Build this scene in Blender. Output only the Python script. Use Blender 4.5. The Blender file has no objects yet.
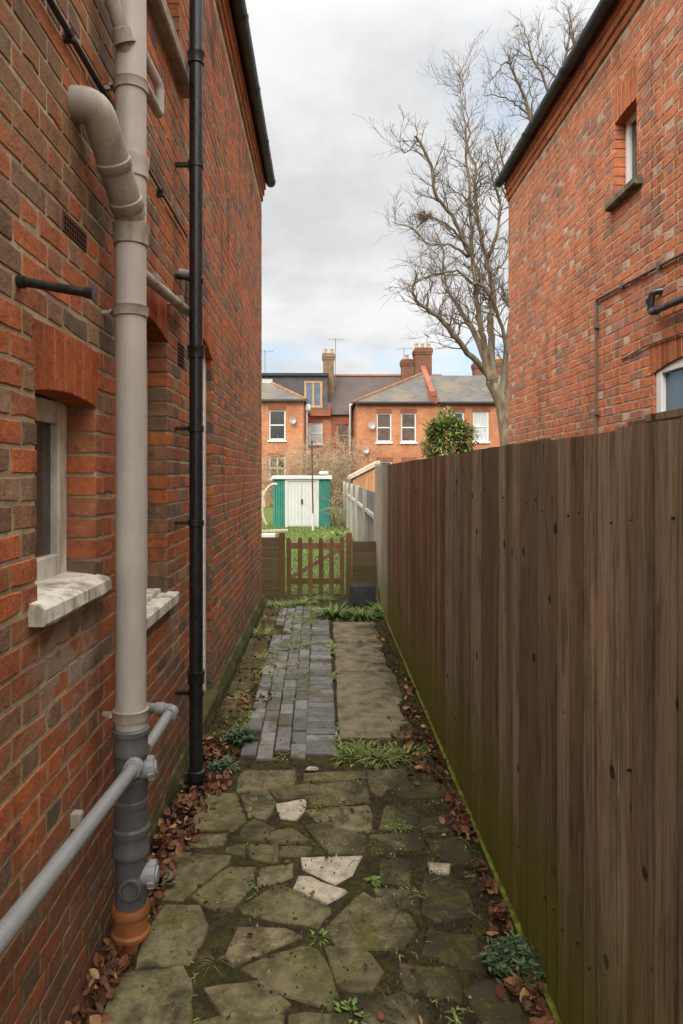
import bpy, math, random
from mathutils import Vector, Matrix, noise as mnoise
random.seed(7)
R = math.radians
SC = bpy.context.scene
COL = SC.collection
F = 683.0; CX = 324.0; CY = 475.0; H = 1.68       # lens in pixels, vanishing point, eye height

def at(px, py, Y):                                  # a point of the photograph at depth Y
    return Vector(((px-CX)*Y/F, Y, H-(py-CY)*Y/F))
def gp(px, py, z=0.0):                              # a point of the photograph on the ground
    Y = F*(H-z)/(py-CY)
    return Vector(((px-CX)*Y/F, Y, z))

# ------------------------------------------------------------------ mesh builder
class MB:
    def __init__(s): s.v = []; s.f = []; s.m = []; s.r = []
    def add(s, vs, fs, mat=0, rnd=0.5):
        o = len(s.v); s.v.extend(vs)
        for f in fs:
            s.f.append([o+i for i in f]); s.m.append(mat); s.r.append(rnd)
    def box(s, x0, x1, y0, y1, z0, z1, mat=0, rnd=0.5):
        s.add([(x0,y0,z0),(x1,y0,z0),(x1,y1,z0),(x0,y1,z0),(x0,y0,z1),(x1,y0,z1),(x1,y1,z1),(x0,y1,z1)],
              [(3,2,1,0),(4,5,6,7),(0,1,5,4),(1,2,6,5),(2,3,7,6),(3,0,4,7)], mat, rnd)
    def pbox(s, P, u0, u1, z0, z1, d0, d1, mat=0, rnd=0.5, ch=0.0):
        if ch <= 0:
            s.add([P(u0,z0,d0),P(u1,z0,d0),P(u1,z0,d1),P(u0,z0,d1),P(u0,z1,d0),P(u1,z1,d0),P(u1,z1,d1),P(u0,z1,d1)],
                  [(3,2,1,0),(4,5,6,7),(0,1,5,4),(1,2,6,5),(2,3,7,6),(3,0,4,7)], mat, rnd)
        else:
            c = ch
            vs = [P(u0,z0,d0),P(u1,z0,d0),P(u1,z1,d0),P(u0,z1,d0),
                  P(u0,z0,d1-c),P(u1,z0,d1-c),P(u1,z1,d1-c),P(u0,z1,d1-c),
                  P(u0+c,z0+c,d1),P(u1-c,z0+c,d1),P(u1-c,z1-c,d1),P(u0+c,z1-c,d1)]
            fs = [(3,2,1,0),(8,9,10,11)]
            for i in range(4):
                j = (i+1) % 4
                fs.append((i,j,j+4,i+4)); fs.append((i+4,j+4,j+8,i+8))
            s.add(vs, fs, mat, rnd)
    def bar(s, a, b, w, h, mat=0, rnd=0.5, up=(0,0,1)):
        a = Vector(a); b = Vector(b); d = (b-a).normalized(); u = Vector(up)
        if abs(d.dot(u)) > .98: u = Vector((0,1,0))
        x = d.cross(u).normalized(); y = x.cross(d).normalized()
        vs = []
        for p in (a, b):
            for sx, sy in ((-1,-1),(1,-1),(1,1),(-1,1)):
                vs.append(tuple(p + x*(sx*w/2) + y*(sy*h/2)))
        s.add(vs, [(3,2,1,0),(4,5,6,7),(0,1,5,4),(1,2,6,5),(2,3,7,6),(3,0,4,7)], mat, rnd)
    def tube(s, pts, rad, n=8, mat=0, rnd=0.5, caps=True):
        pts = [Vector(p) for p in pts]
        if not hasattr(rad, '__len__'): rad = [rad]*len(pts)
        vs = []; fs = []; x = None
        for i, p in enumerate(pts):
            d = (pts[min(i+1, len(pts)-1)] - pts[max(i-1, 0)])
            d = d.normalized() if d.length > 1e-9 else Vector((0,0,1))
            if x is None:
                x = d.orthogonal().normalized()
            else:
                x = (x - d*x.dot(d))
                x = x.normalized() if x.length > 1e-6 else d.orthogonal().normalized()
            y = d.cross(x)
            for k in range(n):
                a = 2*math.pi*k/n
                vs.append(tuple(p + (x*math.cos(a) + y*math.sin(a))*rad[i]))
        for i in range(len(pts)-1):
            for k in range(n):
                k2 = (k+1) % n
                fs.append((i*n+k, i*n+k2, (i+1)*n+k2, (i+1)*n+k))
        if caps:
            fs.append(tuple(range(n-1, -1, -1))); o = (len(pts)-1)*n
            fs.append(tuple(o+k for k in range(n)))
        s.add(vs, fs, mat, rnd)
    def lathe(s, c, prof, n=20, axis=(0,0,1), mat=0, rnd=.5, caps=True):
        c = Vector(c); a = Vector(axis).normalized()
        x = a.orthogonal().normalized(); y = a.cross(x); vs = []; fs = []
        for (r, h) in prof:
            for k in range(n):
                t = 2*math.pi*k/n
                vs.append(tuple(c + a*h + (x*math.cos(t)+y*math.sin(t))*r))
        for i in range(len(prof)-1):
            for k in range(n):
                k2 = (k+1) % n
                fs.append((i*n+k, i*n+k2, (i+1)*n+k2, (i+1)*n+k))
        if caps:
            fs.append(tuple(range(n-1,-1,-1))); o = (len(prof)-1)*n
            fs.append(tuple(o+k for k in range(n)))
        s.add(vs, fs, mat, rnd)
    def build(s, name, mats, parent=None, smooth=False, auto=None):
        if not isinstance(mats, (list, tuple)): mats = [mats]
        off = Vector((0,0,0))
        p = parent
        while p is not None: off += p.location; p = p.parent
        me = bpy.data.meshes.new(name)
        me.from_pydata([(v[0]-off.x, v[1]-off.y, v[2]-off.z) for v in s.v], [], s.f)
        for m in mats: me.materials.append(m)
        if len(mats) > 1: me.polygons.foreach_set('material_index', s.m)
        at_ = me.attributes.new('rnd', 'FLOAT', 'FACE'); at_.data.foreach_set('value', s.r)
        if smooth: me.polygons.foreach_set('use_smooth', [True]*len(me.polygons))
        me.update()
        if auto is not None:
            me.polygons.foreach_set('use_smooth', [True]*len(me.polygons)); me.set_sharp_from_angle(angle=R(auto))
        o = bpy.data.objects.new(name, me); COL.objects.link(o)
        if parent is not None: o.parent = parent
        return o

def thing(name, label, cat, loc=(0,0,0), group=None):
    o = bpy.data.objects.new(name, None); COL.objects.link(o)
    o.location = loc; o.empty_display_size = .2
    o['label'] = label; o['category'] = cat
    if group: o['group'] = group
    return o
def tag(o, label, cat, group=None):
    o['label'] = label; o['category'] = cat
    if group: o['group'] = group
    return o
def kind(o, k): o['kind'] = k; return o
def copy_tree(o, parent=None):
    c = o.copy(); COL.objects.link(c); c.parent = parent
    for ch in list(o.children): copy_tree(ch, c)
    return c

# ------------------------------------------------------------------ materials
class G:
    def __init__(s, name, rough=.8, spec=.3):
        s.mat = bpy.data.materials.new(name); s.mat.use_nodes = True
        s.nt = s.mat.node_tree; s.b = s.nt.nodes['Principled BSDF']
        s.b.inputs['Roughness'].default_value = rough
        s.b.inputs['Specular IOR Level'].default_value = spec
        s._pos = None
    def n(s, t, **kw):
        x = s.nt.nodes.new(t)
        for k, v in kw.items(): setattr(x, k, v)
        return x
    def L(s, a, b): s.nt.links.new(a, b)
    def put(s, inp, v):
        if hasattr(v, 'is_output') or isinstance(v, bpy.types.NodeSocket): s.L(v, inp)
        elif isinstance(v, (tuple, list)) and len(v) == 3 and inp.type == 'RGBA': inp.default_value = (*v, 1)
        else: inp.default_value = v
    def pos(s):
        if s._pos is None: s._pos = s.n('ShaderNodeNewGeometry').outputs['Position']
        return s._pos
    def map(s, vec, scale=(1,1,1), loc=(0,0,0), rot=(0,0,0)):
        m = s.n('ShaderNodeMapping'); s.L(vec, m.inputs[0])
        m.inputs['Scale'].default_value = scale; m.inputs['Location'].default_value = loc; m.inputs['Rotation'].default_value = rot
        return m.outputs[0]
    def noise(s, scale, detail=4, vec=None, rough=.55, dist=0):
        x = s.n('ShaderNodeTexNoise'); s.L(vec if vec is not None else s.pos(), x.inputs['Vector'])
        x.inputs['Scale'].default_value = scale; x.inputs['Detail'].default_value = detail
        x.inputs['Roughness'].default_value = rough; x.inputs['Distortion'].default_value = dist
        return x.outputs['Fac']
    def voro(s, scale, vec=None, feature='F1', out='Distance'):
        x = s.n('ShaderNodeTexVoronoi', feature=feature); s.L(vec if vec is not None else s.pos(), x.inputs['Vector'])
        x.inputs['Scale'].default_value = scale
        return x.outputs[out]
    def math(s, op, a, b=0.0, c=None):
        x = s.n('ShaderNodeMath', operation=op); s.put(x.inputs[0], a); s.put(x.inputs[1], b)
        if c is not None: s.put(x.inputs[2], c)
        return x.outputs[0]
    def rng(s, v, a, b, c=0.0, d=1.0):
        x = s.n('ShaderNodeMapRange', interpolation_type='SMOOTHSTEP'); s.put(x.inputs[0], v)
        for i, q in enumerate((a, b, c, d)): x.inputs[i+1].default_value = q
        return x.outputs[0]
    def ramp(s, fac, stops, interp='LINEAR'):
        x = s.n('ShaderNodeValToRGB'); cr = x.color_ramp; cr.interpolation = interp
        while len(cr.elements) < len(stops): cr.elements.new(.5)
        for e, (p, c) in zip(cr.elements, stops):
            e.position = p; e.color = (*c, 1)
        s.put(x.inputs[0], fac); return x.outputs[0]
    def mix(s, fac, a, b, mode='MIX'):
        x = s.n('ShaderNodeMix', data_type='RGBA', blend_type=mode)
        s.put(x.inputs[0], fac); s.put(x.inputs[6], a); s.put(x.inputs[7], b); return x.outputs[2]
    def attr(s, name='rnd'):
        x = s.n('ShaderNodeAttribute'); x.attribute_name = name; return x.outputs['Fac']
    def sep(s, v):
        x = s.n('ShaderNodeSeparateXYZ'); s.L(v, x.inputs[0]); return x.outputs
    def comb(s, x_, y_, z_):
        x = s.n('ShaderNodeCombineXYZ'); s.put(x.inputs[0], x_); s.put(x.inputs[1], y_); s.put(x.inputs[2], z_); return x.outputs[0]
    def color(s, c): s.put(s.b.inputs['Base Color'], c)
    def rough(s, c): s.put(s.b.inputs['Roughness'], c)
    def bump(s, h, strength=.5, dist=.01, prev=None):
        x = s.n('ShaderNodeBump'); x.inputs['Strength'].default_value = strength; x.inputs['Distance'].default_value = dist
        s.put(x.inputs['Height'], h)
        if prev is not None: s.L(prev, x.inputs['Normal'])
        s.L(x.outputs[0], s.b.inputs['Normal']); return x.outputs[0]

def mat_brick(name, stops, mort, damp=True, stain=None, pale=0.0):
    g = G(name, .88, .25)
    r = g.attr(); z = g.sep(g.pos())[2]
    c = g.ramp(r, stops)
    n1 = g.noise(14, 5); n2 = g.noise(70, 4); n3 = g.noise(2.3, 5)
    c = g.mix(g.rng(n1, .3, .7, 0, .55), c, g.mix(1.0, c, (.62,.55,.5), 'MULTIPLY'))
    c = g.mix(g.rng(n2, .35, .75, 0, .45), c, g.mix(1.0, c, (1.45,1.4,1.35), 'MULTIPLY'))
    c = g.mix(g.rng(g.noise(33, 5), .58, .72, 0, .55), c, (.045,.035,.03))                     # soot in the pores
    c = g.mix(g.rng(g.noise(9, 6, dist=1.0), .60, .78, 0, .55), c, mort)               # mortar smears
    c = g.mix(g.rng(g.noise(.9, 5, rough=.6), .45, .66, 0, .38), c, g.mix(1.0, c, (.62,.60,.58), 'MULTIPLY'))
    c = g.mix(g.rng(g.noise(40, 6, rough=.7), .56, .70, 0, .55), c, g.mix(1.0, c, (1.5,1.5,1.45), 'MULTIPLY'))
    c = g.mix(g.rng(n3, .48, .72, 0, .40), c, g.mix(1.0, c, (.45,.43,.42), 'MULTIPLY'))          # sooty patches
    run = g.noise(3.2, 7, g.map(g.pos(), (1.6,1.6,.28)), .68)
    c = g.mix(g.rng(run, .50, .66, 0, .62), c, g.mix(1.0, c, (.36,.35,.34), 'MULTIPLY'))
    if damp:
        m = g.math('MULTIPLY', g.rng(z, .95, .05), g.rng(g.noise(3.5, 6, rough=.65), .28, .55))
        c = g.mix(g.math('MULTIPLY', m, .72), c, g.ramp(g.noise(7, 6, rough=.7), [(.38,(.055,.045,.028)),(.52,(.13,.10,.065)),(.66,(.24,.19,.14))]))
    if stain:
        for (cx, cy, cz, rad, col, amt) in stain:
            dv = g.n('ShaderNodeVectorMath', operation='DISTANCE'); g.L(g.map(g.pos(), (1,1,1.6)), dv.inputs[0]); dv.inputs[1].default_value = (cx, cy, cz*1.6)
            m = g.math('MULTIPLY', g.rng(dv.outputs['Value'], rad, rad*.25), g.rng(g.noise(13, 5), .38, .58))
            c = g.mix(g.math('MULTIPLY', m, amt), c, col)
    g.color(c)
    b = g.bump(g.noise(160, 4), .35, .003)
    b = g.bump(g.noise(28, 6, rough=.65), .9, .008, b)
    g.bump(g.voro(75), .25, .003, b)
    return g.mat
def mat_mortar(name, col, damp=True):
    g = G(name, .95, .15)
    c = g.mix(g.rng(g.noise(6, 5), .3, .7), col, tuple(x*.5 for x in col))
    c = g.mix(g.rng(g.noise(60, 3), .5, .8, 0, .5), c, (.06,.05,.04))
    if damp:
        z = g.sep(g.pos())[2]
        c = g.mix(g.math('MULTIPLY', g.rng(z, .8, .0), .75), c, (.045,.042,.022))
    g.color(c); g.bump(g.noise(110, 4), .6, .005)
    return g.mat
def mat_farbrick(name, c1, c2, cm, scale=1.0):
    g = G(name, .9, .2)
    s = g.sep(g.pos()); u = g.math('ADD', s[0], s[1])
    bt = g.n('ShaderNodeTexBrick'); g.L(g.comb(u, s[2], 0.0), bt.inputs['Vector'])
    bt.inputs['Color1'].default_value = (*c1,1); bt.inputs['Color2'].default_value = (*c2,1); bt.inputs['Mortar'].default_value = (*cm,1)
    bt.inputs['Scale'].default_value = 1.0; bt.inputs['Mortar Size'].default_value = .006
    bt.inputs['Brick Width'].default_value = .225; bt.inputs['Row Height'].default_value = .075; bt.inputs['Bias'].default_value = -.1
    c = g.mix(g.rng(g.noise(.9, 6), .35, .7, 0, .6), bt.outputs['Color'], g.mix(1.0, bt.outputs['Color'], (.55,.5,.47), 'MULTIPLY'))
    c = g.mix(g.rng(g.noise(5, 4), .45, .75, 0, .5), c, g.mix(1.0, c, (1.35,1.2,1.1), 'MULTIPLY'))
    c = g.mix(g.rng(g.noise(2.2, 5, g.map(g.pos(), (2.5,2.5,.5))), .58, .75, 0, .6), c, (.09,.07,.05))
    g.color(c); g.bump(bt.outputs['Fac'], .4, -.006)
    return g.mat
def mat_plain(name, col, rough=.6, var=.25, scale=12, bump=.15, spec=.35, dirt=0.0, dirtcol=(.06,.055,.035), metallic=0.0):
    g = G(name, rough, spec); g.b.inputs['Metallic'].default_value = metallic
    c = g.mix(g.rng(g.noise(scale, 5), .3, .7, 0, 1), col, tuple(x*(1-var) for x in col))
    if dirt > 0:
        v = g.map(g.pos(), (1,1,.35))
        c = g.mix(g.rng(g.noise(scale*.8, 7, v, .65), .45, .64, 0, dirt), c, dirtcol)
        c = g.mix(g.rng(g.noise(38, 5, g.map(g.pos(), (1,1,.09)), .65), .52, .70, 0, dirt*.7), c, dirtcol)
        c = g.mix(g.rng(g.noise(120, 4), .60, .72, 0, dirt*.6), c, tuple(x*.6 for x in dirtcol))
    g.color(c)
    g.rough(g.rng(g.noise(scale*2.3, 3), .3, .7, max(0, rough-.12), min(1, rough+.12)))
    if bump: g.bump(g.noise(scale*6, 4), bump, .004)
    return g.mat
def mat_leaf(name, stops, rough=.6, trans=.15):
    g = G(name, rough, .3)
    c = g.ramp(g.attr(), stops)
    c = g.mix(g.rng(g.noise(40, 2), .35, .7, 0, .4), c, g.mix(1.0, c, (.5,.55,.4), 'MULTIPLY'))
    g.color(c)
    g.b.inputs['Subsurface Weight'].default_value = 0
    return g.mat

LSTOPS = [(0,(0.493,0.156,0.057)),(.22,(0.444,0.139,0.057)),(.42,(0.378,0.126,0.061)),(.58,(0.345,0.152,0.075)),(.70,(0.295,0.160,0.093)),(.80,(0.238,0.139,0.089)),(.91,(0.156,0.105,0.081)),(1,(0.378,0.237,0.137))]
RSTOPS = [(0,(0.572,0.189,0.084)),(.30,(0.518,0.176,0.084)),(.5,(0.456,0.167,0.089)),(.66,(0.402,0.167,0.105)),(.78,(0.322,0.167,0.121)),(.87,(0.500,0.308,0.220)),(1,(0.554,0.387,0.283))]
M = {}
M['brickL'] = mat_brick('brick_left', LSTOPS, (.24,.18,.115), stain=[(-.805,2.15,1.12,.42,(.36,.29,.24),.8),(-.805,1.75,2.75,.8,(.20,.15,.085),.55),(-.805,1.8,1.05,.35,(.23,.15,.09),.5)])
M['brickR'] = mat_brick('brick_right', RSTOPS, (.33,.22,.13), damp=False)
M['rubL'] = mat_brick('brick_rubbed_left', [(0,(.42,.112,.034)),(1,(.33,.09,.03))], (.27,.11,.06), damp=False)
M['rubR'] = mat_brick('brick_rubbed_right', [(0,(.47,.14,.05)),(1,(.38,.11,.045))], (.30,.13,.07), damp=False)
M['mortL'] = mat_mortar('mortar_left', (.48,.385,.26))
M['mortR'] = mat_mortar('mortar_right', (.54,.41,.28), False)
M['far'] = mat_farbrick('brick_terrace', (.47,.19,.085), (.36,.145,.075), (.42,.28,.17))
M['farred'] = mat_farbrick('brick_terrace_red', (.30,.09,.05), (.22,.075,.045), (.25,.15,.1))
M['farside'] = mat_farbrick('brick_house_side', (.30,.085,.035), (.16,.07,.045), (.28,.22,.14))
M['chim'] = mat_farbrick('brick_chimney', (.20,.08,.05), (.13,.062,.045), (.2,.14,.09))
M['chimb'] = mat_farbrick('brick_chimney_buff', (.24,.15,.085), (.16,.11,.07), (.2,.15,.1))
M['pipe'] = mat_plain('pipe_pale_grey', (.50,.455,.41), .45, .14, 5, .05, .4, .5, (.34,.295,.24))
M['pipe2'] = mat_plain('pipe_weathered_buff', (.42,.37,.31), .55, .25, 9, .08, .35, .6, (.17,.135,.10))
M['pipedark'] = mat_plain('pipe_dark_grey', (.115,.112,.112), .45, .15, 9, .04, .4, .35, (.07,.06,.05))
M['pipemid'] = mat_plain('pipe_mid_grey', (.275,.28,.285), .4, .12, 8, .04, .45, .4, (.22,.205,.17))
M['clay'] = mat_plain('pipe_terracotta', (.36,.125,.042), .5, .2, 10, .05, .4, .3, (.12,.06,.03))
M['black'] = mat_plain('pipe_black_iron', (.014,.014,.015), .38, .2, 12, .06, .5, .25, (.035,.03,.026))
M['gutter'] = mat_plain('gutter_black', (.022,.023,.026), .45, .2, 8, .05, .45)
M['white'] = mat_plain('white_paint_old', (.74,.70,.62), .6, .14, 14, .2, .3, .5, (.24,.2,.14))
M['sillw'] = mat_plain('white_paint_flaking', (.74,.70,.62), .75, .15, 15, .35, .2, .85, (.26,.23,.14))
M['stone'] = mat_plain('stone_sill', (.36,.31,.25), .85, .3, 10, .4, .2, .5, (.12,.11,.07))
M['stoneold'] = mat_plain('stone_sill_lichen', (.23,.20,.145), .9, .4, 13, .6, .2, .7, (.06,.06,.03))
M['upvc'] = mat_plain('white_frame_clean', (.72,.71,.68), .45, .08, 6, .03, .4, .15, (.4,.38,.33))
M['green'] = mat_plain('green_paint', (.02,.10,.045), .5, .2, 9, .05)
M['slate'] = None
M['wire'] = mat_plain('black_cable', (.02,.018,.017), .6, .2, 20, 0)
M['conduit'] = mat_plain('grey_conduit', (.13,.10,.085), .6, .2, 9, .05)
M['nettle'] = mat_leaf('leaf_green', [(0,(.06,.13,.025)),(.5,(.13,.215,.045)),(1,(.24,.31,.08))])
M['blueleaf'] = mat_leaf('leaf_blue_green', [(0,(.03,.06,.03)),(.5,(.07,.115,.055)),(1,(.15,.20,.09))])
M['grass'] = mat_leaf('leaf_grass', [(0,(.08,.13,.025)),(.5,(.17,.225,.05)),(.85,(.27,.29,.09)),(1,(.38,.31,.14))])
M['lawn'] = mat_leaf('leaf_lawn', [(0,(.06,.105,.009)),(.5,(.11,.165,.014)),(.85,(.17,.20,.028)),(1,(.25,.21,.07))])
M['ever'] = mat_leaf('leaf_evergreen', [(0,(.07,.11,.03)),(.5,(.17,.215,.06)),(1,(.27,.29,.10))], .5)
M['dead'] = mat_leaf('leaf_fallen', [(0,(.05,.022,.016)),(.3,(.12,.04,.022)),(.55,(.22,.085,.04)),(.72,(.10,.055,.03)),(.9,(.30,.15,.07)),(1,(.42,.27,.13))], .7)

def mat_glass(name, col, rough=.08):
    g = G(name, rough, .6)
    g.color(g.mix(g.rng(g.noise(2.2, 4), .35, .7, 0, 1), col, tuple(x*.6 for x in col)))
    g.rough(g.rng(g.noise(6, 4), .3, .7, rough, rough+.15)); return g.mat
M['glass'] = mat_glass('window_glass_dark', (.035,.04,.038))
M['glassdirty'] = mat_glass('window_glass_dusty', (.06,.06,.055), .1)
M['glassred'] = mat_glass('window_glass_brown_blind', (.11,.075,.055), .15)
M['glassblue'] = mat_glass('window_glass_sky', (.09,.13,.17), .05)
def mat_curtain():
    g = G('window_glass_net_curtain', .25, .5)
    w = g.noise(9, 3, g.map(g.pos(), (3,3,.25)))
    g.color(g.ramp(w, [(.3,(.28,.30,.30)),(.6,(.50,.52,.50)),(.75,(.36,.38,.38))])); return g.mat
M['curtain'] = mat_curtain()

def mat_wood(name, c1, c2, c3, moss=0.0, per=1.0, knots=True, algae=0.0, axis='Z', mosscol=(.17,.165,.022)):
    g = G(name, .85, .2)
    r = g.attr(); p = g.pos()
    off = g.math('MULTIPLY', r, 37.0)
    s = g.sep(p)
    if axis == 'Z': v = g.comb(g.math('ADD', s[0], off), g.math('ADD', s[1], off), g.math('MULTIPLY', s[2], .045))
    else: v = g.comb(g.math('MULTIPLY', s[0], .045), g.math('ADD', s[1], off), g.math('ADD', s[2], off))
    gr = g.noise(95, 6, v, .65, .4); gr2 = g.noise(22, 4, v, .5, .6)
    c = g.mix(g.rng(g.math('ADD', g.math('MULTIPLY', r, per), g.math('MULTIPLY', g.noise(1.1, 3), .5)), .25, 1.1), c1, c2)
    c = g.mix(g.rng(g.noise(1.6, 5, g.map(p, (1,1,.5), (2,5,1))), .42, .62, 0, .55), c, g.mix(1.0, c, (1.35,1.32,1.3), 'MULTIPLY'))
    c = g.mix(g.rng(gr, .45, .68, 0, .6), c, c3)
    c = g.mix(g.rng(gr2, .5, .75, 0, .5), c, g.mix(1.0, c, (1.5,1.42,1.35), 'MULTIPLY'))
    st = g.noise(11, 6, g.comb(s[0], s[1], g.math('MULTIPLY', s[2], .22)), .7)
    c = g.mix(g.rng(st, .50, .64, 0, .55 if knots else .2), c, g.mix(1.0, c, (.42,.40,.38), 'MULTIPLY'))
    c = g.mix(g.rng(g.noise(15, 6, g.comb(g.math('ADD', s[0], 7.3), g.math('ADD', s[1], off), g.math('MULTIPLY', s[2], .15)), .7), .54, .68, 0, .6 if knots else .2), c, g.mix(1.0, c, (1.5,1.5,1.52), 'MULTIPLY'))
    hgt = gr
    if knots:
        kv = g.comb(g.math('ADD', s[0], off), g.math('MULTIPLY', g.math('ADD', s[1], off), 1.0), g.math('MULTIPLY', g.math('ADD', s[2], off), .8))
        k = g.voro(6.0, kv)
        c = g.mix(g.rng(k, .11, .065, 0, .8), c, (.018,.011,.008))
        hgt = g.math('SUBTRACT', gr, g.rng(k, .12, .05))
    if moss > 0:
        z = s[2]
        wob = g.math('MULTIPLY', g.noise(3.2, 5), .55)
        m = g.rng(g.math('ADD', z, wob), 1.02, .42)
        m = g.math('MULTIPLY', m, g.rng(g.noise(30, 4, v), .2, .55, .35, 1))
        c = g.mix(g.math('MULTIPLY', m, moss), c, mosscol)
    if algae > 0:
        m = g.math('MULTIPLY', g.rng(g.noise(2.0, 3, g.comb(g.math('ADD', s[0], off), g.math('ADD', s[1], off), g.math('MULTIPLY', s[2], .12))), .55, .72), g.rng(g.noise(24, 4, v), .35, .6))
        c = g.mix(g.math('MULTIPLY', m, algae), c, (.095,.085,.025))
    g.color(c)
    b = g.bump(hgt, .75, .004); g.bump(g.noise(50, 4), .2, .003, b)
    return g.mat
M['fence1'] = mat_wood('fence_boards_grey_brown', (.335,.26,.185), (.185,.135,.092), (.08,.056,.038), .95, 1, True, .6)
M['fence2'] = mat_wood('fence_boards_red_brown', (.30,.185,.11), (.175,.098,.055), (.07,.044,.028), .9, 1, True, .25)
M['fence3'] = mat_wood('fence_boards_pale_grey', (.42,.37,.285), (.34,.29,.215), (.24,.20,.15), .6, .6, False, .3)
M['gate'] = mat_wood('gate_wood', (.27,.16,.08), (.19,.11,.058), (.10,.06,.035), .25, 1, False, .5)
M['gatepale'] = mat_wood('gate_wood_pale', (.30,.20,.115), (.24,.16,.09), (.14,.09,.05), 0, 1, False, .2)
M['sleeper'] = mat_wood('board_wood', (.21,.145,.095), (.15,.105,.07), (.08,.055,.038), .3, 1, False, .4, 'X')
M['palefence'] = mat_wood('garden_fence_pale', (.40,.38,.34), (.33,.31,.27), (.22,.20,.17), .2, 1, False, .2)
M['greyboard'] = mat_wood('garden_fence_grey', (.20,.175,.15), (.15,.13,.11), (.09,.08,.07), .2, 1, False, .2)
M['orangeboard'] = mat_wood('lean_to_boards', (.40,.20,.10), (.31,.15,.075), (.20,.10,.055), 0, 1, False, 0)
M['plank'] = mat_wood('plank_pale', (.45,.38,.29), (.38,.31,.23), (.25,.2,.15), 0, 1, False, .2, 'X')
M['bark'] = None
g = G('tree_bark', .9, .2)
c = g.ramp(g.noise(3.0, 6, g.map(g.pos(), (2,2,.6))), [(.3,(.08,.058,.038)),(.5,(.145,.11,.07)),(.7,(.22,.17,.108))])
g.color(g.mix(g.rng(g.noise(16, 5), .5, .7, 0, .6), c, (.075,.06,.042))); g.bump(g.noise(14, 5, g.map(g.pos(), (2,2,.5))), .7, .03); M['bark'] = g.mat
M['twig'] = mat_plain('tree_twigs', (.105,.075,.062), .9, .35, 3, 0, .15)
M['twigbuff'] = mat_plain('bare_stems_buff', (.42,.32,.20), .9, .45, 2, 0, .15)

g = G('roof_slate', .75, .35)
s_ = g.sep(g.pos()); bt = g.n('ShaderNodeTexBrick'); g.L(g.comb(g.math('ADD', s_[0], g.math('MULTIPLY', s_[1], .02)), g.math('MULTIPLY', s_[2], 1.6), 0.0), bt.inputs['Vector'])
bt.inputs['Scale'].default_value = 1; bt.inputs['Brick Width'].default_value = .3; bt.inputs['Row Height'].default_value = .22; bt.inputs['Mortar Size'].default_value = .01
bt.inputs['Color1'].default_value = (.075,.07,.067,1); bt.inputs['Color2'].default_value = (.105,.096,.086,1); bt.inputs['Mortar'].default_value = (.06,.055,.052,1)
c = g.mix(g.rng(g.noise(.8, 6), .42, .7, 0, .7), bt.outputs['Color'], (.145,.12,.08)); g.color(c); g.bump(bt.outputs['Fac'], .5, -.01); M['slate'] = g.mat
g = G('roof_tile_brown', .8, .3)
s_ = g.sep(g.pos()); bt = g.n('ShaderNodeTexBrick'); g.L(g.comb(s_[0], g.math('MULTIPLY', s_[2], 1.6), 0.0), bt.inputs['Vector'])
bt.inputs['Scale'].default_value = 1; bt.inputs['Brick Width'].default_value = .28; bt.inputs['Row Height'].default_value = .2; bt.inputs['Mortar Size'].default_value = .012
bt.inputs['Color1'].default_value = (.072,.052,.05,1); bt.inputs['Color2'].default_value = (.052,.043,.043,1); bt.inputs['Mortar'].default_value = (.04,.035,.035,1)
g.color(g.mix(g.rng(g.noise(.7, 5), .4, .7, 0, .5), bt.outputs['Color'], (.10,.065,.048))); g.bump(bt.outputs['Fac'], .5, -.01); M['tile'] = g.mat
M['ridge'] = mat_plain('ridge_tile_orange', (.36,.17,.085), .85, .35, 3, .2)
M['tilehang'] = mat_plain('dormer_cladding_grey', (.085,.08,.082), .8, .3, 4, .1)
M['felt'] = mat_plain('dormer_felt_black', (.03,.032,.036), .7, .3, 2, .1)
M['pot'] = mat_plain('chimney_pot_buff', (.45,.34,.17), .8, .3, 4, .1)
M['timber'] = mat_plain('window_timber_tan', (.42,.25,.12), .6, .2, 6, .1)
M['shedgreen'] = mat_plain('shed_metal_green', (.035,.205,.155), .5, .2, 2.5, .03, .4, .5, (.02,.11,.085))
M['shedwhite'] = mat_plain('shed_metal_white', (.50,.51,.48), .5, .1, 2, .03, .4, .35, (.42,.40,.34))
M['rust'] = mat_plain('pole_rusty', (.13,.05,.032), .75, .4, 8, .1)
M['rustdark'] = mat_plain('nail_rust', (.03,.02,.015), .9, .3, 20, 0)
M['bin'] = mat_plain('plastic_dark_grey', (.022,.024,.026), .5, .2, 9, .05, .4, .4, (.055,.05,.04))
M['dish'] = mat_plain('dish_grey', (.36,.35,.34), .5, .15, 4, .02)
M['metal'] = mat_plain('aerial_metal', (.20,.20,.21), .4, .2, 6, 0, .5, 0, metallic=.6)
M['airbrick'] = mat_plain('air_brick_clay', (.13,.055,.04), .9, .3, 15, .3, .2, .4)
M['hole'] = mat_plain('air_brick_holes', (.008,.007,.006), .95, .2, 9, 0, .05)

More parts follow.
